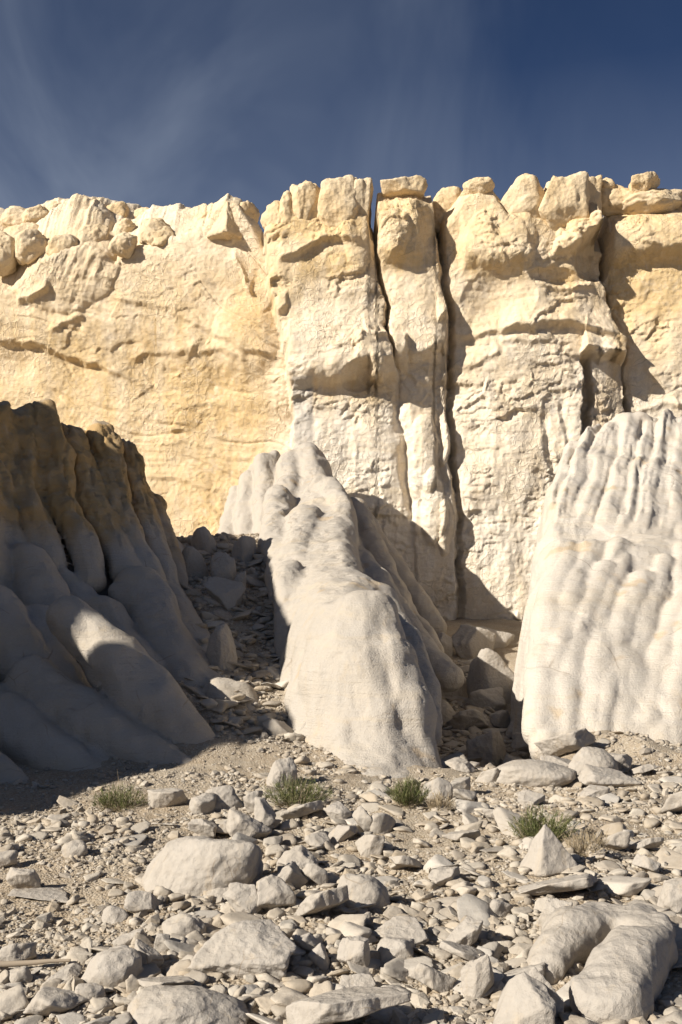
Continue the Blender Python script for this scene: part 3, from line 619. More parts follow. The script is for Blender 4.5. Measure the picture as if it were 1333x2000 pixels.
def build_centre_ridge():
    F = Field((-4.6, 14.8, -0.7), (3.6, 40.8, 9.4), 0.06)
    def c(px, py, Y, *w): return at(px, py, Y)+w
    F.ridge([c(600, 872, 38.5, 1.3, 1.6, .35, .8, .9, .45), c(632, 930, 35, 1.55, 1.9, .25, .7, .8, .42), c(655, 990, 31, 1.7, 1.9, .2, .6, .8, .42), c(660, 1070, 26, 1.6, 1.9, .18, .6, .8, .42), c(692, 1145, 19.8, 1.35, 1.6, .2, .8, 1.0, .35),
             c(712, 1172, 18.1, 1.15, 1.6, .3, .85, 1.2, .3), c(728, 1235, 17.3, 1.1, 1.4, .35, .8, 1.2, .3), c(742, 1335, 16.7, .95, 1.0, .4, .7, .9, .35), c(755, 1430, 16.2, .85, .5, .6, .7, .5, .6), c(770, 1495, 15.6, .75, .3, .9, .6, .3, .9)][::-1])
    L = [[(725, 1175, 18.0, .5), (762, 1260, 17.2, .48), (800, 1370, 16.6, .42), (835, 1490, 16.1, .25)],
         [(700, 1178, 18.0, .58), (715, 1290, 17.0, .5), (735, 1400, 16.4, .45), (745, 1505, 15.8, .25)],
         [(655, 1195, 18.4, .5), (645, 1300, 17.5, .5), (662, 1420, 16.7, .45), (690, 1505, 16.0, .2)],
         [(615, 1240, 19.0, .45), (608, 1340, 18.0, .42), (622, 1430, 17.1, .35), (640, 1480, 16.6, .2)],
         [(560, 1100, 24, .4), (580, 1250, 20.8, .4), (590, 1400, 18.2, .35)],
         [(600, 1000, 30, .6), (580, 1080, 26.5, .55), (600, 1180, 22.5, .5)],
         [(545, 960, 33, .5), (540, 1050, 29, .5), (560, 1150, 24.5, .4)],
         [(640, 940, 33.5, .45), (668, 975, 31.5, .4), (672, 1040, 28.5, .32)],
         [(660, 1060, 26.5, .3), (690, 1130, 23, .3), (725, 1160, 20.8, .35)],
         [(600, 875, 37.6, .5), (615, 920, 35.5, .5), (640, 990, 32, .45)],
         [(570, 890, 37.5, .5), (560, 950, 34.5, .5), (545, 1010, 32, .4)],
         [(520, 890, 38.6, .45), (515, 960, 37, .45), (520, 1040, 35, .4)],
         [(490, 925, 38.8, .4), (480, 985, 37.3, .42), (485, 1050, 35.5, .4)],
         [(465, 955, 39, .35), (450, 1005, 37.6, .4), (445, 1060, 36, .4)],
         [(690, 980, 35, .5), (740, 1080, 32, .45), (790, 1180, 29, .4), (850, 1260, 27, .3)],
         [(700, 1080, 29, .5), (760, 1170, 26, .5), (820, 1260, 23.5, .42), (880, 1310, 22.5, .3)],
         [(700, 1000, 36, .5), (780, 1120, 34, .5), (850, 1210, 32, .4)],
         [(735, 1160, 21.0, .45), (785, 1240, 19.6, .45), (822, 1330, 18.4, .36), (840, 1420, 17.4, .25)],
         [(820, 1470, 16.3, .25), (850, 1510, 16.0, .2)]]
    for q in L: F.chain(ch(q), 0.2 if q[0][2] > 23 else 0.14)
    for px, py, Y, r in ((610, 875, 38, .45), (585, 868, 38.3, .4), (630, 900, 36.8, .4), (655, 955, 33, .38), (665, 1000, 30.5, .3), (648, 1030, 28.5, .35), (560, 885, 38.6, .4), (535, 880, 39, .35), (500, 905, 39, .3), (655, 1060, 26.5, .3), (675, 1120, 23.3, .3)):
        x, y, z = at(px, py, Y); r *= 0.65; F.chain([(x, y, z-r*0.7, r), (x+0.05, y+0.3, z-r, r)], 0.15)
    def flute(V, N):
        h = sstep(2.5, 5, V[:, 2]); a = fbm(np.stack([V[:, 0]*1.3, V[:, 1]*0.7, V[:, 2]*0.14], 1), 1.0, 3, 405, ridged=True)
        b = fbm(np.stack([V[:, 0]*3.2, V[:, 1]*1.8, V[:, 2]*0.3], 1), 1.0, 2, 407, ridged=True)
        return (0.06+0.01*h)*(a-0.4)-0.03*sstep(0.6, 1.0, b)
    def col(V, N):
        n1 = fbm(V, 0.6, 4, 405)
        return {'tone': np.clip(0.05+0.25*n1, 0, 1), 'ochre': np.clip(0.6*sstep(0.55, 0.75, fbm(V, 1.2, 3, 409)), 0, 0.4), 'grey': np.clip(0.10+0.35*n1, 0, 0.4)}
    o = link('rock_ridge', ridge_mesh(F, 'rock_ridge', M['ridge'], 400, 0.10, flute, colours=col))
    tag(o, 'sunlit cream rock fin with a blunt rounded nose, between the two gullies', 'ridge')
def build_right_ridge():
    F = Field((2.9, 16.2, -0.5), (13.4, 35.5, 9.8), 0.058)
    X, Y = np.meshgrid(F.ax[0], F.ax[1], indexing='ij'); sh = X.shape
    P = np.stack([X.ravel(), Y.ravel(), 0*X.ravel()], 1)
    c_ = X*0.93-Y*0.36; l_ = X*0.36+Y*0.93                       # across and along the flutes
    Q2 = np.stack([c_.ravel(), l_.ravel(), 0*c_.ravel()], 1)
    wob = fbm(Q2*np.array([0.8, 0.16, 1]), 1.0, 3, 511).reshape(sh)
    def lobes(sp, seed, pw):
        ph = c_/sp+wob*0.45+0.35*fbm(Q2*np.array([0.35/sp, 0.05, 1]), 1.0, 2, seed).reshape(sh); k = np.floor(ph); fr = ph-k
        return np.abs(np.sin(np.pi*fr))**pw, np.sin(k*12.9898+seed)*43758.5453 % 1.0
    lo, il = lobes(0.66, 513, 0.85); up, iu = lobes(0.55, 517, 0.9); fi, ii = lobes(0.29, 519, 1.0)
    T = np.array([(16.2, -1.2), (17.1, -0.3), (17.5, 0.35), (18.0, 0.85), (19.0, 1.55), (20.5, 2.45), (22.3, 3.4), (23.6, 3.95), (24.4, 4.1), (25.4, 4.2), (26.2, 4.6), (28.5, 6.0), (31, 7.4), (32.6, 8.55), (33.2, 8.8), (34.2, 8.9), (37, 8.0)])
    low = 1-sstep(21.0, 25.6, Y)
    Yl = Y+low*0.2*(il-0.5)*lo
    zf = np.interp(Yl, T[:, 0], T[:, 1])+0.35*fbm(P, 0.35, 2, 521).reshape(sh)*sstep(17, 19, Y)
    foot = sstep(16.9, 18.6, Y); hi = sstep(25.2, 27, Y)
    zf = zf+low*foot*0.07*lo+low*0.16*np.exp(-((Yl-23.2)/0.9)**2)*lo*(0.4+il)*0.8
    zf = zf+hi*((0.07+0.12*iu)*up+0.05*fi)+hi*0.5*(iu-0.5)*up*sstep(31, 33, Y)
    zm = np.interp(X+0.25*wob, [3.2, 3.6, 4.1, 5.0, 5.9, 7.1, 8.2, 9.0, 11.7, 14], [1.6, 2.3, 3.3, 4.45, 5.9, 7.1, 7.9, 8.4, 9.1, 9.3])+0.35*up*hi+0.5*hi*(iu-0.5)*up
    kk = 0.5; hh = np.clip(0.5+0.5*(zm-zf)/kk, 0, 1); zf = zm+(zf-zm)*hh-kk*hh*(1-hh)
    xs = np.interp(Y, [16, 17.4, 18.6, 20.5, 22, 25, 29, 32, 33.5, 36], [4.5, 4.1, 3.95, 3.9, 4.2, 5.05, 6.0, 7.0, 7.7, 8.6])+0.16*fbm(P*np.array([0, 1, 0]), 0.9, 3, 523).reshape(sh)
    for iz in range(F.n[2]):
        z = F.ax[2][iz]; a = (z-zf)*0.62; b = (xs-0.16*np.clip(zf-z, 0, 4)-X)*0.9; k = 0.55
        hh = np.clip(0.5-0.5*(b-a)/k, 0, 1); F.f[:, :, iz] = b+(a-b)*hh+k*hh*(1-hh)
    random.seed(5)
    heads = [[(1112, 1088), (1076, 1200), (1060, 1320), (1054, 1410)], [(1160, 1066), (1112, 1180), (1084, 1300), (1072, 1440)], [(1185, 1110), (1136, 1230), (1108, 1340), (1098, 1440)], [(1218, 1092), (1168, 1220), (1142, 1340), (1132, 1455)], [(1256, 1124), (1206, 1240), (1180, 1360), (1170, 1455)],
             [(1298, 1092), (1252, 1230), (1222, 1350), (1214, 1468)], [(1345, 1150), (1292, 1270), (1266, 1400)], [(1388, 1108), (1342, 1240), (1312, 1380), (1300, 1470)], [(1440, 1140), (1400, 1280), (1370, 1420)], [(1500, 1120), (1460, 1260), (1430, 1420)]]
    for hd in heads:
        q = []; r0 = random.uniform(.30, .42); out = random.uniform(.12, .24)
        for t, (px, py) in enumerate(hd):
            yy = np.arange(16.5, 27, 0.03); zz = np.interp(yy, T[:, 0], T[:, 1]); ray = EYE+(PY0-py)*yy/FPX; Y_ = float(yy[np.argmax(ray-zz < 0)])
            x, y, z = at(px, py, Y_); r = r0*(0.85, 1.05, 1.0, 0.8)[t]; o_ = out*(0.8, 1.0, 0.8, 0.4)[t]
            q.append((x, y+(r-o_)*0.5, z-(r-o_)*0.86, r))
        F.chain(q, 0.02)
    for px, py, Y_, r in ((1125, 868, 32.2, .35), (1150, 848, 32.6, .3), (1215, 812, 33.0, .38), (1245, 812, 33.0, .3), (1190, 835, 32.8, .32)):
        x, y, z = at(px, py, Y_); F.chain([(x, y, z-r*0.7, r), (x+0.1, y+0.3, z-r, r)], 0.2)
    def flute(V, N):
        h = sstep(3.5, 5.5, V[:, 2]); c_ = V[:, 0]*0.93-V[:, 1]*0.36; l_ = V[:, 0]*0.36+V[:, 1]*0.93
        b = fbm(np.stack([c_*3.2, l_*0.25, V[:, 2]*0.25], 1), 1.0, 3, 507, ridged=True)
        return -(0.02+0.035*h)*sstep(0.55, 1.0, b)+0.03*h*fbm(V, 2.2, 3, 508)
    def col(V, N):
        n1 = fbm(V, 0.6, 4, 505)
        return {'tone': np.clip(0.03+0.25*n1, 0, 1), 'ochre': np.clip(0.6*sstep(0.5, 0.75, fbm(V, 1.1, 3, 509)), 0, 0.4), 'grey': np.clip(0.25*n1-0.05, 0, 0.15)}
    o = link('rock_ridge', ridge_mesh(F, 'rock_ridge', M['sunlit_ridge'], 500, 0.10, flute, colours=col))
    tag(o, 'broad sunlit whitish slope of slanting flutes rising at the right edge', 'ridge')
def build_shadow_hill():  # unseen hill left of the frame, added and notched for the shadow it casts
    F = Field((-32, -3, -1), (-9.5, 36, 15.3), 0.28); g = (2, 2, 1.0, 0.8, 1.2, 0.42)
    F.ridge([p+g for p in ((-16, 0, 3), (-15.2, 3.5, 5.8), (-14.8, 6.2, 7.1), (-14.7, 8.5, 8.1), (-14.7, 9.5, 10.0), (-14.7, 10.3, 10.3), (-14.7, 10.9, 8.8), (-14.7, 11.7, 8.8), (-14.7, 12.3, 10.9), (-14.7, 13, 11.5), (-14.8, 16, 12.1), (-15, 20, 12.8), (-15.5, 25, 13.1), (-17, 32, 13))])
    V, Q = F.surface(); N = normals_np(V, Q); V = V+N*(0.18*fbm(V, 0.7, 4, 811)+0.05*fbm(V, 3, 3, 813))[:, None]
    n1 = fbm(V, 0.5, 3, 815)
    tag(link('shadow_hill', mesh_np('shadow_hill', V, Q, M['ridge'], attrs={'tone': np.clip(0.2+0.4*n1, 0, 1), 'ochre': 0*n1, 'grey': 0.2+0*n1})), kind='structure')
build_shadow_hill()
build_left_ridge(); build_centre_ridge(); build_right_ridge()

# ================================================================== ROCKS
_ICO = {}
def ico(sub):
    if sub not in _ICO:
        bm = bmesh.new(); bmesh.ops.create_icosphere(bm, subdivisions=sub, radius=1.0); bm.verts.ensure_lookup_table()
        _ICO[sub] = (np.array([v.co[:] for v in bm.verts], np.float32), np.array([[v.index for v in f.verts] for f in bm.faces], np.int32)); bm.free()
    return _ICO[sub]
def rotm(a, b, c):
    ca, sa, cb, sb, cc, sc = math.cos(a), math.sin(a), math.cos(b), math.sin(b), math.cos(c), math.sin(c)
    return np.array([[cc, -sc, 0], [sc, cc, 0], [0, 0, 1]])@np.array([[cb, 0, sb], [0, 1, 0], [-sb, 0, cb]])@np.array([[1, 0, 0], [0, ca, -sa], [0, sa, ca]])
KIND = {'round': (18, 8, 0.74, 1.0), 'mid': (12, 26, 0.62, 0.8), 'angular': (10, 90, 0.52, 0.75), 'slab': (10, 80, 0.55, 0.32), 'block': (8, 70, 0.62, 0.8), 'pyramid': (5, 40, 0.7, 1.0)}
def rock_shape(kind, sub, rs, noise=0.05, tilt=0.25):
    D, Fc = ico(sub); n, p, dmin, flat = KIND[kind]
    P = rs.normal(size=(n, 3)); P /= np.linalg.norm(P, axis=1)[:, None]; d = rs.uniform(dmin, 1.0, n)
    if kind == 'pyramid':
        a = rs.uniform(0, 2)+np.arange(4)*math.pi/2; P = np.concatenate([np.stack([np.cos(a)*0.82, np.sin(a)*0.82, 0*a+0.57], 1), [[0, 0, -1]]]); d = np.array([0.5, 0.55, 0.5, 0.52, 0.45])
    if kind in ('slab', 'block'):
        P = np.concatenate([P, [[0.05, 0.03, 1], [0, 0.04, -1]]]); d = np.concatenate([d, [0.62, 0.62]])
    P = np.concatenate([P, np.eye(3), -np.eye(3)]); d = np.concatenate([d, np.full(6, 1.05)])
    q = np.clip(D@P.T, 0, None)/d[None, :]
    r = 1/np.power(np.power(q, p).sum(1), 1/p)
    V = D*r[:, None]; V[:, 2] *= flat
    V = V@rotm(rs.uniform(-tilt, tilt), rs.uniform(-tilt, tilt), rs.uniform(0, 6.28)).T
    if noise > 0:
        o = rs.uniform(-50, 50, 3); nn = fbm(V+o, 1.6, 3, 3)*noise*1.3
        if sub >= 4:
            f1, f2, idv, nv = worley(V*2.2+o, 7); nn = nn+noise*0.9*(idv-0.5)*sstep(0, 0.15, f2-f1)+noise*0.25*fbm(V+o, 6, 3, 5)
        V = V*(1+nn)[:, None]
    return V.astype(np.float32), Fc
def fit(V, w, b, h):
    lo, hi = V.min(0), V.max(0); V = (V-(lo+hi)/2)/(hi-lo); return V*np.array([w, b, h])+np.array([0, 0, h/2])
ROCK_SPOTS = []                                             # (x, y, radius) taken by placed rocks
def place_rock(name, label, cat, x0, y0, x1, y1, kind, seed, mat, sub=4, depth=0.85, group=None, sink=0.22, Y=None, tilt=0.25, noise=0.07, base=None):
    """one rock filling the photo box x0..x1, y0..y1, standing on the ground where its foot is seen"""
    rs = np.random.RandomState(seed); cx = (x0+x1)/2
    Yf = ground_hit(cx, y1) if Y is None else Y
    w = (x1-x0)*Yf/FPX; b = w*depth; w *= 1+0.5*b/Yf; Yc = Yf+b*0.42
    hv = (y1-y0)*Yf/FPX; dn = max(0.0, (y1-PY0)/FPX); h = max(hv-0.22*b*dn, 0.6*hv)
    X = (cx-PX0)*Yc/FPX
    V, Fc = rock_shape(kind, sub, rs, noise, tilt); H = h/(1-sink); V = fit(V, w, b, H); V[:, 2] -= H*sink
    zb = (gz(X, Yc-b*0.2) if Y is None else EYE+(PY0-y1)*Yf/FPX) if base is None else base
    o = link(name, mesh_np(name, V, Fc, mat), None, (X, Yc, zb))
    tag(o, label, cat, group)
    if Y is None: ROCK_SPOTS.append((X, Yc, 0.5*max(w, b)))
    return o
# ---- rocks along the cliff top
CAPS = [(742, 340, 834, 384, 'slab', 40.1, 'flat cap rock balanced on the narrow pillar'),
        (566, 344, 640, 440, 'round', 40.2, 'upright knob on the central buttress left of the biggest knob'),
        (538, 366, 604, 440, 'round', 40.3, 'small lumpy knob on the left shoulder of the central buttress'),
        (508, 384, 576, 450, 'round', 40.5, 'low pale knob at the far left of the central buttress top'),
        (612, 331, 706, 445, 'round', 39.9, 'tallest rounded knob crowning the central buttress'),
        (660, 338, 730, 445, 'block', 40.1, 'knob with a shaded ochre face at the right end of the central buttress'),
        (842, 358, 902, 440, 'round', 41.6, 'pointed pale knob in the gap right of the narrow pillar'),
        (900, 341, 966, 378, 'round', 40.4, 'small notched cap rock on the cone right of the narrow pillar'),
        (966, 333, 1070, 445, 'round', 40.1, 'rounded cream block left of the square golden block on the skyline'),
        (1046, 330, 1150, 432, 'block', 39.9, 'square block with a golden right face on the skyline'),
        (1104, 332, 1172, 424, 'block', 40.7, 'tall cream block at the right end of the wide buttress top'),
        (1168, 352, 1238, 404, 'round', 40.9, 'rounded cap rock over a dark hollow near the right edge'),
        (1172, 344, 1202, 370, 'round', 41.0, 'tiny round stone on the cap rock near the right edge'),
        (1204, 345, 1340, 410, 'round', 40.4, 'long cap rock with a golden underside at the right edge'),
        (1226, 332, 1292, 374, 'slab', 40.5, 'pale flat stone topping the long cap rock at the right edge'),
        (1290, 360, 1420, 410, 'round', 41.2, 'cap rock cut by the right edge of the picture'),
        (404, 380, 478, 452, 'pyramid', 41.8, 'pointed pale peak on the skyline left of the central buttress'),
        (462, 390, 508, 440, 'round', 42.6, 'rounded knob just right of the pointed pale peak'),
        (272, 412, 352, 478, 'round', 43.0, 'large smooth boulder sitting on the cliff edge left of the pointed peak'),
        (214, 448, 268, 492, 'round', 42.6, 'small tan boulder left of the large one on the cliff edge'),
        (332, 420, 386, 470, 'round', 44.0, 'round boulder right of the large one on the cliff edge'),
        (352, 440, 388, 466, 'round', 43.0, 'little boulder wedged below the round one on the cliff edge'),
        (262, 398, 306, 430, 'round', 46.0, 'flat tan knob on the skyline behind the cliff-edge boulders'),
        (292, 400, 342, 440, 'round', 45.5, 'pale dome on the skyline behind the cliff-edge boulders'),
        (84, 385, 142, 426, 'round', 46.5, 'dark ochre knob on the left skyline'),
        (0, 390, 96, 450, 'round', 46.6, 'tan outcrop at the left end of the skyline'),
        (140, 383, 216, 440, 'round', 46.8, 'white fluted dome on the left skyline'),
        (200, 386, 254, 440, 'round', 46.6, 'pale dome at the right end of the left skyline'),
        (0, 420, 112, 520, 'round', 44.8, 'grey streaked hump below the left skyline'),
        (110, 424, 232, 520, 'round', 44.6, 'rounded grey-cream hump with a shaded right face below the left skyline'),
        (184, 410, 262, 470, 'round', 45.4, 'weathered cream lump right of the white fluted dome'),
        (28, 436, 104, 500, 'round', 43.6, 'grey-cream boulder in front of the streaked hump at the left'),
        (92, 446, 164, 512, 'round', 43.2, 'broad rounded boulder at the middle of the left cliff edge'),
        (156, 430, 216, 486, 'round', 43.6, 'rounded boulder with a shaded right side left of the small tan boulder'),
        (226, 424, 276, 462, 'round', 44.6, 'half-hidden boulder behind the small tan boulder'),
        (120, 400, 178, 446, 'round', 45.4, 'upper boulder below the white fluted dome'),
        (44, 398, 104, 442, 'round', 45.6, 'upper boulder below the tan outcrop'),
        (-30, 440, 36, 520, 'round', 43.8, 'boulder cut by the left edge on the cliff top'),
        (296, 446, 338, 476, 'mid', 42.8, 'small stone at the foot of the large smooth cliff-edge boulder'),
        (380, 410, 420, 455, 'round', 43.6, 'small cream dome at the left foot of the pointed peak')]
for i, (x0, y0, x1, y1, kd, Y, lab) in enumerate(CAPS):
    big = (x1-x0)*(y1-y0) > 1500
    place_rock('cap_rock', lab, 'cap rock', x0, y0, x1, y1, kd, 700+i, M['cap'], 5 if big else 4, 1.3 if 'spur' in lab else 0.9, None, 0.02 if kd == 'slab' else 0.12, Y-0.25, 0.12, 0.11)
# ---- boulders on the wash and in the gullies
BOULDERS = [(278, 1632, 512, 1750, 'round', 'largest boulder, a smooth cream dome half sunk in the gravel'),
 (366, 1818, 582, 1916, 'mid', 'big low boulder with a flaking cracked left shoulder'),
 (160, 1858, 280, 1934, 'round', 'smooth grey-white rounded boulder at the lower left'),
 (252, 1948, 492, 2030, 'round', 'long flat-topped boulder cut by the bottom edge at the left'),
 (46, 1940, 172, 1996, 'mid', 'low boulder with a tan underside near the bottom left corner'),
 (494, 1714, 580, 1788, 'angular', 'upright grey angular block right of the large dome boulder'),
 (436, 1730, 512, 1790, 'angular', 'wedge leaning against the upright grey block, tan at its foot'),
 (574, 1734, 682, 1806, 'slab', 'slanting slab right of the upright grey block'),
 (520, 1482, 582, 1540, 'round', 'egg-shaped boulder standing behind the left-centre shrub'),
 (286, 1542, 368, 1580, 'slab', 'flat pale stone just right of the leftmost shrub'),
 (370, 1550, 422, 1592, 'mid', 'squat boulder with a shaded right side, in the row right of the leftmost shrub'),
 (394, 1538, 478, 1584, 'round', 'leaning rounded boulder behind the squat one, right of the leftmost shrub'),
 (476, 1544, 514, 1594, 'angular', 'thin upright stone left of the left-centre shrub'),
 (496, 1560, 540, 1628, 'angular', 'tall split upright stone in front of the left-centre shrub'),
 (442, 1582, 532, 1644, 'mid', 'rounded slab leaning left of the tall split stone'),
 (368, 1600, 426, 1638, 'angular', 'pale faceted stone above the large dome boulder'),
 (414, 1604, 468, 1640, 'pyramid', 'small pointed stone above the large dome boulder'),
 (548, 1564, 632, 1608, 'slab', 'flat lens-shaped stone at the foot of the left-centre shrub'),
 (634, 1570, 692, 1604, 'mid', 'low stone right of the left-centre shrub'),
 (120, 1642, 174, 1674, 'round', 'small bread-shaped stone alone on the gravel at the left'),
 (14, 1698, 82, 1746, 'block', 'squarish rounded boulder near the left edge'),
 (-16, 1664, 36, 1700, 'mid', 'grey stone cut by the left edge'),
 (24, 1738, 152, 1760, 'slab', 'thin flat slab lying near the left edge'),
 (314, 1792, 404, 1844, 'round', 'dark grey rounded boulder above the flaking low boulder'),
 (246, 1746, 314, 1790, 'angular', 'pointed wedge casting a shadow below the large dome boulder'),
 (224, 1816, 288, 1852, 'mid', 'pale low stone left of the dark grey rounded boulder'),
 (-6, 1842, 74, 1892, 'mid', 'pale sloping stone at the lower left edge'),
 (256, 1844, 320, 1906, 'mid', 'tilted stone touching the smooth grey-white boulder'),
 (300, 1824, 338, 1866, 'angular', 'small upright stone beside the flaking low boulder'),
 (10, 1890, 64, 1924, 'round', 'small rounded stone under the driftwood stick'),
 (88, 1894, 158, 1924, 'slab', 'flat stone right of the driftwood stick'),
 (142, 1928, 208, 1964, 'round', 'small grey rounded stone below the smooth grey-white boulder'),
 (260, 1912, 384, 1950, 'slab', 'flat slab with a tan edge in front of the flaking low boulder'),
 (396, 1740, 458, 1764, 'slab', 'flat white stone at the foot of the large dome boulder'),
 (198, 1774, 252, 1806, 'round', 'small rounded stone at the middle of the left gravel'),
 (578, 1830, 624, 1866, 'angular', 'small tan stone right of the flaking low boulder'),
 (602, 1848, 648, 1894, 'mid', 'stone in the shadow right of the flaking low boulder'),
 (540, 1660, 624, 1706, 'mid', 'flat-backed stone right of the large dome boulder'),
 (518, 1684, 602, 1740, 'mid', 'pale slab against the right side of the large dome boulder'),
 (588, 1690, 642, 1740, 'block', 'block behind the slanting slab'),
 (1016, 1621, 1128, 1714, 'pyramid', 'white pyramid-shaped boulder perched in front of the right shrub'),
 (1012, 1702, 1178, 1764, 'slab', 'wide tilted slab under the white pyramid boulder'),
 (655, 1708, 764, 1776, 'round', 'rounded boulder at the middle of the stone field'),
 (694, 1630, 752, 1678, 'angular', 'pale block in the upper middle of the stone field'),
 (688, 1574, 742, 1630, 'block', 'upright block left of the middle shrub'),
 (714, 1588, 774, 1630, 'round', 'round boulder leaning on the upright block'),
 (722, 1808, 838, 1854, 'slab', 'long low slab at the centre of the foreground'),
 (860, 1798, 944, 1860, 'slab', 'tilted pale slab left of the curled boulder'),
 (798, 1884, 892, 1948, 'block', 'grey block left of the upright white block near the bottom'),
 (900, 1870, 968, 1962, 'block', 'upright white block near the bottom centre right'),
 (955, 1888, 1066, 1940, 'slab', 'flat slab resting on the dark tilted slab near the bottom'),
 (956, 1920, 1082, 2040, 'slab', 'dark streaked tilted slab cut by the bottom edge'),
 (1030, 1888, 1102, 2010, 'angular', 'tall blue-grey stone right of the dark streaked slab'),
 (658, 1842, 724, 1904, 'angular', 'pale angular stone right of the flaking low boulder'),
 (664, 1912, 738, 1954, 'mid', 'grey faceted stone near the bottom middle'),
 (732, 1928, 824, 1976, 'round', 'rounded stone near the bottom middle'),
 (734, 1838, 812, 1886, 'mid', 'stone below the long low slab'),
 (858, 1846, 958, 1896, 'slab', 'slab below the tilted pale slab'),
 (560, 1940, 800, 2050, 'slab', 'wide tilted slab cut by the bottom edge at the middle'),
 (1048, 1764, 1118, 1832, 'block', 'block wedged behind the left arm of the curled boulder'),
 (1284, 1714, 1380, 1790, 'mid', 'boulder cut by the right edge level with the white pyramid boulder'),
 (824, 1518, 884, 1564, 'round', 'rounded stone beside the middle shrub'),
 (874, 1518, 920, 1552, 'angular', 'pale wedge right of the middle shrub'),
 (1236, 1678, 1294, 1718, 'block', 'split block right of the white pyramid boulder'),
 (1176, 1622, 1230, 1664, 'angular', 'dark-sided slab right of the dry shrub'),
 (1224, 1634, 1292, 1668, 'slab', 'low pale slab beyond the dry shrub'),
 (1288, 1536, 1400, 1602, 'slab', 'broad flat slab at the right edge below the fluted slope'),
 (862, 1624, 938, 1648, 'slab', 'thin flat slab in the middle right of the stone field'),
 (952, 1758, 1002, 1794, 'mid', 'small stone left of the curled boulder'),
 (1270, 1860, 1400, 1900, 'slab', 'dark slab behind the curled boulder at the right edge'),
 # mouth of the right gully
 (962, 1488, 1128, 1540, 'round', 'broad low whaleback rock at the mouth of the right gully'),
 (1130, 1500, 1244, 1540, 'mid', 'cracked pale rock right of the whaleback rock'),
 (1108, 1462, 1212, 1522, 'round', 'big rounded pale boulder at the foot of the fluted slope'),
 (1046, 1426, 1164, 1486, 'angular', 'long pale wedge leaning on the fluted slope'),
 (996, 1436, 1084, 1478, 'angular', 'sunlit pointed block beside the long pale wedge'),
 (980, 1476, 1036, 1504, 'mid', 'small sunlit block at the edge of the gully shade'),
 (1054, 1478, 1140, 1506, 'slab', 'narrow slab in front of the long pale wedge'),
 (1034, 1468, 1070, 1498, 'mid', 'small pale block below the sunlit pointed block'),
 (1232, 1494, 1290, 1516, 'slab', 'low slab at the right end of the row below the fluted slope'),
 (928, 1500, 986, 1532, 'mid', 'small boulder left of the whaleback rock'),
 (1182, 1476, 1240, 1508, 'mid', 'boulder between the big rounded pale boulder and the right end slab'),
 (884, 1540, 934, 1568, 'angular', 'pale chunk below the wedge right of the middle shrub'),
 (1128, 1536, 1190, 1566, 'angular', 'angular slab in front of the cracked pale rock'),
 (1010, 1546, 1066, 1572, 'slab', 'flat stone between the whaleback rock and the right shrub'),
 (940, 1580, 996, 1610, 'angular', 'angular stone left of the right shrub'),
 (640, 1612, 700, 1646, 'angular', 'pale chunk left of the pale block in the upper middle'),
 (760, 1668, 830, 1706, 'slab', 'slab right of the central rounded boulder'),
 (836, 1700, 900, 1738, 'angular', 'chunk in the middle right of the stone field'),
 (596, 1630, 650, 1662, 'mid', 'stone between the left-centre shrub and the flat-backed stone')]
BOULDERS_G = [ # in the right gully (shade)
 (914, 1268, 1020, 1380, 'round', 'half-lit boulder with a broken top, jammed against the fluted slope'),
 (878, 1222, 968, 1290, 'mid', 'tall shaded pointed block at the head of the right gully'),
 (930, 1224, 1006, 1266, 'mid', 'shaded block at the head of the right gully nearest the cliff'),
 (824, 1288, 930, 1370, 'mid', 'large shaded slab filling the middle of the right gully'),
 (832, 1368, 894, 1412, 'round', 'shaded rounded boulder against the rock fin'),
 (872, 1384, 958, 1430, 'angular', 'shaded faceted boulder at the middle of the right gully'),
 (908, 1424, 992, 1494, 'mid', 'long slanting shaded block at the front of the right gully'),
 (914, 1348, 990, 1392, 'mid', 'shaded slab below the half-lit boulder'),
 (956, 1388, 1002, 1424, 'mid', 'small shaded boulder right of the faceted boulder'),
 (986, 1402, 1046, 1442, 'angular', 'shaded boulder touching the foot of the fluted slope'),
 (1024, 1382, 1070, 1410, 'round', 'shaded round boulder tucked under the fluted slope'),
 (846, 1236, 884, 1284, 'mid', 'small shaded rock at the left of the gully head'),
 (870, 1484, 930, 1508, 'slab', 'low shaded stone beside the toe of the rock fin'),
 # left gully
 (452, 1050, 502, 1098, 'round', 'tan-faced boulder high in the left gully'),
 (412, 1078, 462, 1142, 'round', 'shaded upright boulder in the upper left gully'),
 (346, 1068, 410, 1130, 'round', 'shaded boulder on the left bank of the upper gully'),
 (372, 1030, 424, 1080, 'round', 'long shaded boulder at the top of the left gully'),
 (452, 1118, 482, 1158, 'mid', 'small shaded block below the upright gully boulder'),
 (396, 1130, 480, 1190, 'slab', 'wide shaded slab on the left bank of the gully'),
 (400, 1220, 466, 1310, 'round', 'shaded hump of rock in the middle of the left gully'),
 (584, 1410, 618, 1446, 'round', 'small boulder at the left foot of the rock fin')]
for i, (x0, y0, x1, y1, kd, lab) in enumerate(BOULDERS+BOULDERS_G):
    near = y1 > 1500
    place_rock('boulder', lab, 'boulder', x0, y0, x1, y1, kd, 900+i, M['boulder'], 6 if (x1-x0) > 190 and near else 5 if (x1-x0) > 55 else 4, 0.8, None, {'round': 0.38, 'mid': 0.26}.get(kd, 0.14), tilt=0.7 if kd == 'block' else 0.35)
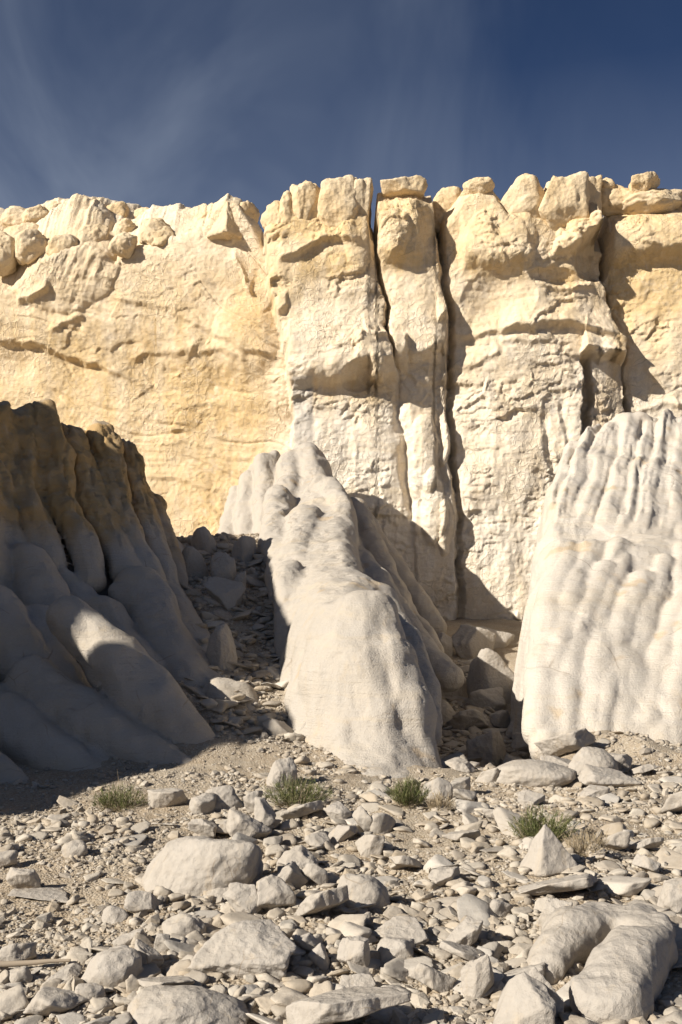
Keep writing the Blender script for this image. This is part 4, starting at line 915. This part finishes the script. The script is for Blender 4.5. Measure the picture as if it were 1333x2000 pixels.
# ---- the curled boulder
def curled_boulder():
    Yf = ground_hit(1190, 1985); F = Field((1.0, Yf-0.4, -0.5), (4.2, Yf+3.2, 1.3), 0.024)
    s = Yf/FPX
    def g(px, py, up, r):
        Y = ground_hit(px, py); x, y, z = at(px, py, Y); return (x, y, gz(x, y)+up, r)
    F.chain([g(1075, 1905, .0, .14), g(1120, 1868, .14, .20), g(1170, 1838, .19, .22), g(1235, 1840, .2, .20), g(1262, 1872, .18, .2)], 0.10)
    F.chain([g(1256, 1900, .16, .21), g(1190, 1985, .10, .235)], 0.02)
    x0, y0, z0 = at(1225, 1940, ground_hit(1225, 1940)); X = F.ax[0][:, None, None]-x0; Yv = F.ax[1][None, :, None]-y0; Z = F.ax[2][None, None, :]
    for nx_, ny_, nz_, d_ in ((0.75, -0.55, 0.25, 0.30), (-0.1, -0.35, 0.93, 0.43), (0.05, 0.1, 0.99, 0.40), (-0.55, -0.2, 0.81, 0.60)):
        d = nx_*X+ny_*Yv+nz_*(Z-z0+0.0)-d_; a = F.f; k = 0.06
        hh = np.clip(0.5-0.5*(d-a)/k, 0, 1); F.f = d+(a-d)*hh+k*hh*(1-hh)
    V, Q = F.surface(); N = normals_np(V, Q)
    f1, f2, idv, nv = worley(V*2.6, 65)
    V = V+N*(0.035*fbm(V, 2.2, 3, 61)+0.012*fbm(V, 7, 4, 63)+0.03*(idv-0.5)*sstep(0, 0.25, f2-f1))[:, None]; V = V+np.stack([fbm(V, 1.2, 3, 71+i) for i in range(3)], 1)*0.07
    c = V.mean(0); c[2] = V[:, 2].min()
    o = link('boulder', mesh_np('boulder', V-c, Q, M['boulder']), None, c); tag(o, 'curled horseshoe-shaped cream boulder at the lower right', 'boulder')
    ROCK_SPOTS.append((float(c[0]), float(c[1]), 0.75))
curled_boulder()

# ---- scattered stones
ANCHORS = [('the large dome boulder', 395, 1700), ('the flaking low boulder', 475, 1870), ('the smooth grey-white boulder', 220, 1900), ('the long boulder at the bottom edge', 370, 1985), ('the upright grey block', 537, 1755), ('the slanting slab', 628, 1775),
 ('the egg-shaped boulder', 550, 1515), ('the leftmost shrub', 230, 1565), ('the left-centre shrub', 577, 1560), ('the middle shrub', 800, 1555), ('the white pyramid boulder', 1070, 1675), ('the curled boulder', 1180, 1880), ('the sparse dry shrub', 1150, 1650),
 ('the central rounded boulder', 710, 1745), ('the long low slab', 780, 1832), ('the upright white block', 934, 1920), ('the dark streaked slab', 1020, 1970), ('the tilted pale slab', 902, 1830), ('the whaleback rock', 1045, 1515), ('the driftwood stick', 60, 1893), ('the squarish boulder', 48, 1722), ('the split block', 1265, 1700)]
GUL = [('the long slanting shaded block', 950, 1457), ('the large shaded slab', 877, 1330), ('the half-lit boulder', 967, 1310), ('the tan-faced gully boulder', 477, 1075), ('the shaded hump of rock', 433, 1265), ('the wide shaded slab of the left bank', 438, 1160), ('the nose of the rock fin', 700, 1330)]
SINGLES = []
def name_stones():
    ordn = ['nearest', 'second nearest', 'third nearest', 'fourth nearest', 'fifth nearest', 'sixth nearest', 'seventh nearest', 'eighth nearest', 'ninth nearest', 'tenth nearest']
    bk = {}
    for o, kd, px, py, gul in SINGLES:
        nm, ax, ay = min(GUL if gul else ANCHORS, key=lambda a: (a[1]-px)**2+((a[2]-py)*1.6)**2); dx, dy = px-ax, (py-ay)*1.6
        side = ('right of' if dx > 0 else 'left of') if abs(dx) > abs(dy) else ('below' if dy > 0 else 'above')
        bk.setdefault((nm, side, kd), []).append((math.hypot(dx, dy), o))
    for (nm, side, kd), v in bk.items():
        v.sort(key=lambda t: t[0])
        for r, (d, o) in enumerate(v):
            o['label'] = '%s stone %s %s, %s of its shape' % (kd, side, nm, ordn[r] if r < len(ordn) else '%dth nearest' % (r+1))
rng = np.random.RandomState(77)
protos = []
for i in range(18):
    kd = ['angular', 'angular', 'slab', 'slab', 'mid', 'angular', 'block', 'slab', 'slab'][i % 9]
    V, Fc = rock_shape(kd, 4, np.random.RandomState(40+i), 0.06, 0.5)
    V = V/np.abs(V).max(); protos.append(mesh_np('stone', V, Fc, M['stone']))
def density(x, y):
    p = np.stack([x, y, 0*x], 1); u = PX0+x*FPX/y; v = PY0+EYE*FPX/y
    d = 0.55+0.9*fbm(p, 0.55, 2, 141)-0.45*((u < 420) & (v < 1620))+0.45*((u > 440) & (v > 1560))-0.25*(v < 1545)
    return d
def inside_rock(x, y, m=0.7):
    r = np.array(ROCK_SPOTS); ins = np.zeros(len(x), bool)
    for a, b, q in r: ins |= (x-a)**2+(y-b)**2 < (m*q)**2
    return ins
y = 5.6*np.exp(rng.uniform(0, math.log(16.2/5.6), 9000)); x = rng.uniform(-0.36, 0.36, 9000)*y; sz_ = np.minimum(0.040*np.exp(np.abs(rng.normal(0, 0.72, 9000))), 0.26)
ok = ~((y > 15.2) & (x < 2.5)) & (rng.uniform(0, 1, 9000) < density(x, y)) & ~inside_rock(x, y)
spots = [(float(a), float(b), float(c)) for a, b, c in zip(x[ok], y[ok], sz_[ok])][:1900]
GX = [(15, -0.8), (17.5, -1.1), (20, -1.45), (25, -2.2), (31, -3.2)]
yl = rng.uniform(16.8, 31, 540); xl = lerp_tab(yl, GX)+rng.uniform(-1, 0, 540)*(1.9+0.06*(yl-16))+0.6; sl = 0.085*np.exp(np.abs(rng.normal(0, 0.6, 540)))
yr = rng.uniform(16.4, 30, 360); xr = rng.uniform(0, 1, 360)*(1.9+0.03*(yr-16))+1.4+0.02*(yr-16); sr = 0.09*np.exp(np.abs(rng.normal(0, 0.6, 360)))
gully = [(float(a), float(b), float(min(c, 0.32))) for a, b, c in zip(np.r_[xl, xr], np.r_[yl, yr], np.r_[sl, sr])]
# debris fallen along the feet of the slopes
tt = rng.uniform(0, 1, 90); foot = [(3.9+2.5*t, 16.95+rng.normal(0, 0.16)) for t in tt[:40]]+[(0.8-1.75*math.cos(math.pi*t), 16.3-1.15*math.sin(math.pi*t)+rng.normal(0, 0.1)) for t in tt[40:66]]+[(-5.3+3.6*t, 15.0+2.1*t+rng.normal(0, 0.15)) for t in tt[66:]]
spots += [(float(a), float(b), float(min(0.14, 0.04*math.exp(abs(rng.normal(0, 0.6)))))) for a, b in foot]
allst = spots+gully
order = sorted(range(len(allst)), key=lambda i: -allst[i][2]/allst[i][1])
single = set(order[:270]); ALLZ = ground_z(np.array([q[0] for q in allst]), np.array([q[1] for q in allst]))
LV, LF, off = [], [], 0
ico1 = [rock_shape(['angular', 'slab', 'mid', 'slab', 'angular'][i % 5], 2, np.random.RandomState(240+i), 0.0, 0.5) for i in range(10)]
ico2 = [rock_shape(['angular', 'slab', 'mid', 'slab', 'angular'][i % 5], 3, np.random.RandomState(140+i), 0.0, 0.5) for i in range(10)]
used = {}
for i, (x, y, s) in enumerate(allst):
    z = float(ALLZ[i]); rx, ry, rz = rng.uniform(-0.35, 0.35), rng.uniform(-0.35, 0.35), rng.uniform(0, 6.28)
    sx, sy, sz = s*rng.uniform(0.8, 1.4), s*rng.uniform(0.7, 1.1), s*rng.uniform(0.5, 0.95)*(1.0 if s < 0.1 else 0.75)
    if i in single:
        ip = rng.randint(len(protos)); me = protos[ip]; o = link('stone', me, None, (x, y, z+sz*0.16)); o.rotation_euler = (rx, ry, rz); o.scale = (sx, sy, sz)
        if i >= len(spots):
            if x < 0.2: tag(o, 'small shaded stone in the rubble of the left gully', 'stone', 'stones in the left gully')
            else: tag(o, 'small shaded stone between the boulders of the right gully', 'stone', 'stones in the right gully')
        elif y < 8: tag(o, 'loose pale stone among the boulders of the near foreground', 'stone', 'loose stones in the near foreground')
        elif y < 11: tag(o, 'loose pale stone on the gravel around the large dome and pyramid boulders', 'stone', 'loose stones in the middle of the wash')
        else: tag(o, 'loose pale stone on the sandy ground near the row of shrubs', 'stone', 'loose stones near the shrubs')
        SINGLES.append((o, {'slab': 'flat', 'round': 'rounded', 'angular': 'sharp-edged', 'mid': 'worn', 'block': 'blocky'}[['angular', 'angular', 'slab', 'slab', 'mid', 'angular', 'block', 'slab', 'slab'][ip % 9]], PX0+x*FPX/y, PY0-(z-EYE)*FPX/y, i >= len(spots)))
        ROCK_SPOTS.append((x, y, s*0.8))
    else:
        V, Fc = (ico2 if s/y > 0.0075 else ico1)[rng.randint(10)]; W = (V*np.array([sx, sy, sz]))@rotm(rx, ry, rz).T+np.array([x, y, z+sz*0.25]); LV.append(W); LF.append(Fc+off); off += len(W)
name_stones()
tag(link('loose_stones', mesh_np('loose_stones', np.concatenate(LV), np.concatenate(LF), M['gravel'])), 'smaller loose stones strewn over the ground', kind='stuff')
# ---- gravel
def build_gravel(n):
    rs = np.random.RandomState(9); D, Fc = ico(1); D = D/np.abs(D).max()
    y = 5.2*np.exp(rs.uniform(0, math.log(17/5.2), n*3)); x = rs.uniform(-0.37, 0.37, n*3)*y
    p = np.stack([x, y, 0*x], 1)
    keep = rs.uniform(0, 1, n*3) < np.clip(0.45+1.1*fbm(p, 0.6, 3, 151), 0.05, 1); x, y = x[keep][:n], y[keep][:n]
    g = 3000; yg = rs.uniform(16.5, 31, g); xg = lerp_tab(yg, [(15, -0.8), (17.5, -1.1), (20, -1.45), (25, -2.2), (31, -3.2)])+rs.uniform(-2.6, 0.7, g)
    yr = rs.uniform(16, 30, g//2); xr = rs.uniform(1.3, 3.6, g//2)
    sz = np.concatenate([0.011*np.exp(np.abs(rs.normal(0, 0.65, len(x))))*(0.75+0.03*y), 0.03*np.exp(np.abs(rs.normal(0, 0.5, g+g//2)))])
    x = np.concatenate([x, xg, xr]); y = np.concatenate([y, yg, yr]); sz = np.clip(sz, 0.008, 0.09)
    z = ground_z(x, y); m = len(x)
    # 12-vertex chips
    t = (1+5**0.5)/2; B = np.array([(-1, t, 0), (1, t, 0), (-1, -t, 0), (1, -t, 0), (0, -1, t), (0, 1, t), (0, -1, -t), (0, 1, -t), (t, 0, -1), (t, 0, 1), (-t, 0, -1), (-t, 0, 1)], np.float32)/1.9
    Fi = np.array([(0, 11, 5), (0, 5, 1), (0, 1, 7), (0, 7, 10), (0, 10, 11), (1, 5, 9), (5, 11, 4), (11, 10, 2), (10, 7, 6), (7, 1, 8), (3, 9, 4), (3, 4, 2), (3, 2, 6), (3, 6, 8), (3, 8, 9), (4, 9, 5), (2, 4, 11), (6, 2, 10), (8, 6, 7), (9, 8, 1)], np.int32)
    V = B[None]*(1+rs.uniform(-0.3, 0.3, (m, 12, 1)))
    V = V*(sz[:, None]*rs.uniform([0.8, 0.6, 0.35], [1.4, 1.0, 0.9], (m, 3)))[:, None, :]
    a = rs.uniform(0, 6.28, m); b = rs.uniform(-0.5, 0.5, m); ca, sa, cb, sb = np.cos(a)[:, None], np.sin(a)[:, None], np.cos(b)[:, None], np.sin(b)[:, None]
    X, Yy, Zz = V[..., 0], V[..., 1], V[..., 2]; X, Zz = X*cb+Zz*sb, -X*sb+Zz*cb; X, Yy = X*ca-Yy*sa, X*sa+Yy*ca
    P = np.stack([X+x[:, None], Yy+y[:, None], Zz+(z+sz*0.15)[:, None]], -1).reshape(-1, 3)
    Q = (Fi[None]+(np.arange(m)*12)[:, None, None]).reshape(-1, 3)
    tag(link('gravel', mesh_np('gravel', P, Q, M['gravel'], smooth=False)), 'fine stony gravel covering the ground', kind='stuff')
build_gravel(22000)

# ================================================================== SHRUBS AND STICK
def blades(P0, dirs, lens, wid, rs, seg=3, droop=0.15):
    """many thin bent blades as quads"""
    n = len(P0); side = np.cross(dirs, rs.normal(size=(n, 3))); side /= np.linalg.norm(side, axis=1)[:, None]+1e-6
    bend = rs.normal(0, 0.25, (n, 3)); bend[:, 2] -= droop
    V = np.zeros((n, (seg+1)*2, 3)); 
    for k in range(seg+1):
        t = k/seg; c = P0+dirs*(lens*t)[:, None]+bend*(lens*t*t)[:, None]; w = (wid*(1-0.75*t))[:, None]
        V[:, 2*k] = c-side*w; V[:, 2*k+1] = c+side*w
    q = np.array([(2*k, 2*k+1, 2*k+3, 2*k+2) for k in range(seg)], np.int32)
    return V.reshape(-1, 3), (q[None]+(np.arange(n)*(seg+1)*2)[:, None, None]).reshape(-1, 4)
def shrub(name, label, x0, y0, x1, y1, seed, leafy=1.0):
    rs = np.random.RandomState(seed); cx = (x0+x1)/2; Y = ground_hit(cx, y1); X = (cx-PX0)*Y/FPX; w = (x1-x0)*Y/FPX/2; h = (y1-y0)*Y/FPX
    root = tag(link(name, None, None, (X, Y+w*0.5, gz(X, Y+w*0.5))), label, 'shrub', None)
    ns = 110; a = rs.uniform(0, 6.28, ns); rr = np.sqrt(rs.uniform(0, 1, ns)); base = np.stack([np.cos(a)*rr*w*0.45, np.sin(a)*rr*w*0.35, -0.02+0*a], 1)
    d = np.stack([np.cos(a)*rr*w*0.75, np.sin(a)*rr*w*0.6, h*(1.0-0.45*rr**2)*rs.uniform(0.6, 1.08, ns)], 1); ln = np.linalg.norm(d, axis=1); d /= ln[:, None]
    V, Q = blades(base, d, ln, np.full(ns, 0.0045), rs, 3, 0.05); link('stems', mesh_np('stems', V, Q, M['dry']), root)
    nl = int(2600*leafy); k = rs.randint(0, ns, nl); t = rs.uniform(0.15, 1.0, nl)**0.8
    P = base[k]+d[k]*(ln[k]*t)[:, None]+rs.normal(0, 0.014, (nl, 3)); dd = d[k]+rs.normal(0, 0.45, (nl, 3)); dd[:, 2] += 0.35; dd /= np.linalg.norm(dd, axis=1)[:, None]
    V, Q = blades(P, dd, rs.uniform(0.03, 0.075, nl), rs.uniform(0.002, 0.0042, nl), rs, 2, 0.0)
    link('foliage', mesh_np('foliage', V, Q, M['leaf'] if leafy > 0.6 else M['dry']), root)
    nd = 260; a = rs.uniform(0, 6.28, nd); P = np.stack([np.cos(a)*w*rs.uniform(0.2, 0.9, nd), np.sin(a)*w*rs.uniform(0.2, 0.7, nd), rs.uniform(-0.01, 0.05, nd)], 1)
    dd = rs.normal(0, 1, (nd, 3)); dd[:, 2] = np.abs(dd[:, 2])*0.5; dd /= np.linalg.norm(dd, axis=1)[:, None]
    V, Q = blades(P, dd, rs.uniform(0.05, 0.13, nd), np.full(nd, 0.0025), rs, 2, 0.1); link('dead_twigs', mesh_np('dead_twigs', V, Q, M['dry']), root)
shrub('shrub', 'green shrub with fine upright leaves below the egg-shaped boulder', 514, 1524, 640, 1584, 1)
shrub('shrub', 'leftmost low green shrub at the edge of the big shadow', 182, 1538, 280, 1588, 2, 0.7)
shrub('shrub', 'small dense green shrub at the toe of the rock fin', 766, 1524, 836, 1580, 3)
shrub('shrub', 'green shrub behind the white pyramid boulder', 1010, 1582, 1120, 1654, 4)
shrub('shrub', 'sparse dry shrub right of the white pyramid boulder', 1110, 1614, 1190, 1676, 5, 0.35)
shrub('shrub', 'low dry grey twiggy bush touching the small dense green shrub', 836, 1548, 888, 1588, 6, 0.3)
def driftwood():
    Y = ground_hit(60, 1893); pts = []
    for px, dz in ((-40, .05), (10, .06), (60, .045), (100, .06), (138, .04)):
        x = (px-PX0)*Y/FPX; pts.append((x, Y+0.02*math.sin(px), gz(x, Y)+dz))
    V, Fq = [], []; m = 8
    for i, p in enumerate(pts):
        r = 0.028-0.004*i
        for k in range(m): V.append((p[0], p[1]+r*math.cos(k*6.283/m)*(1+0.2*(k % 2)), p[2]+r*math.sin(k*6.283/m)))
    for i in range(len(pts)-1):
        for k in range(m): Fq.append((i*m+k, i*m+(k+1) % m, (i+1)*m+(k+1) % m, (i+1)*m+k))
    V = np.array(V); c = V.mean(0)
    tag(link('driftwood_stick', mesh_np('driftwood_stick', V-c, np.array(Fq), M['wood']), None, c), 'weathered grey driftwood stick lying at the left edge', 'stick')
driftwood()
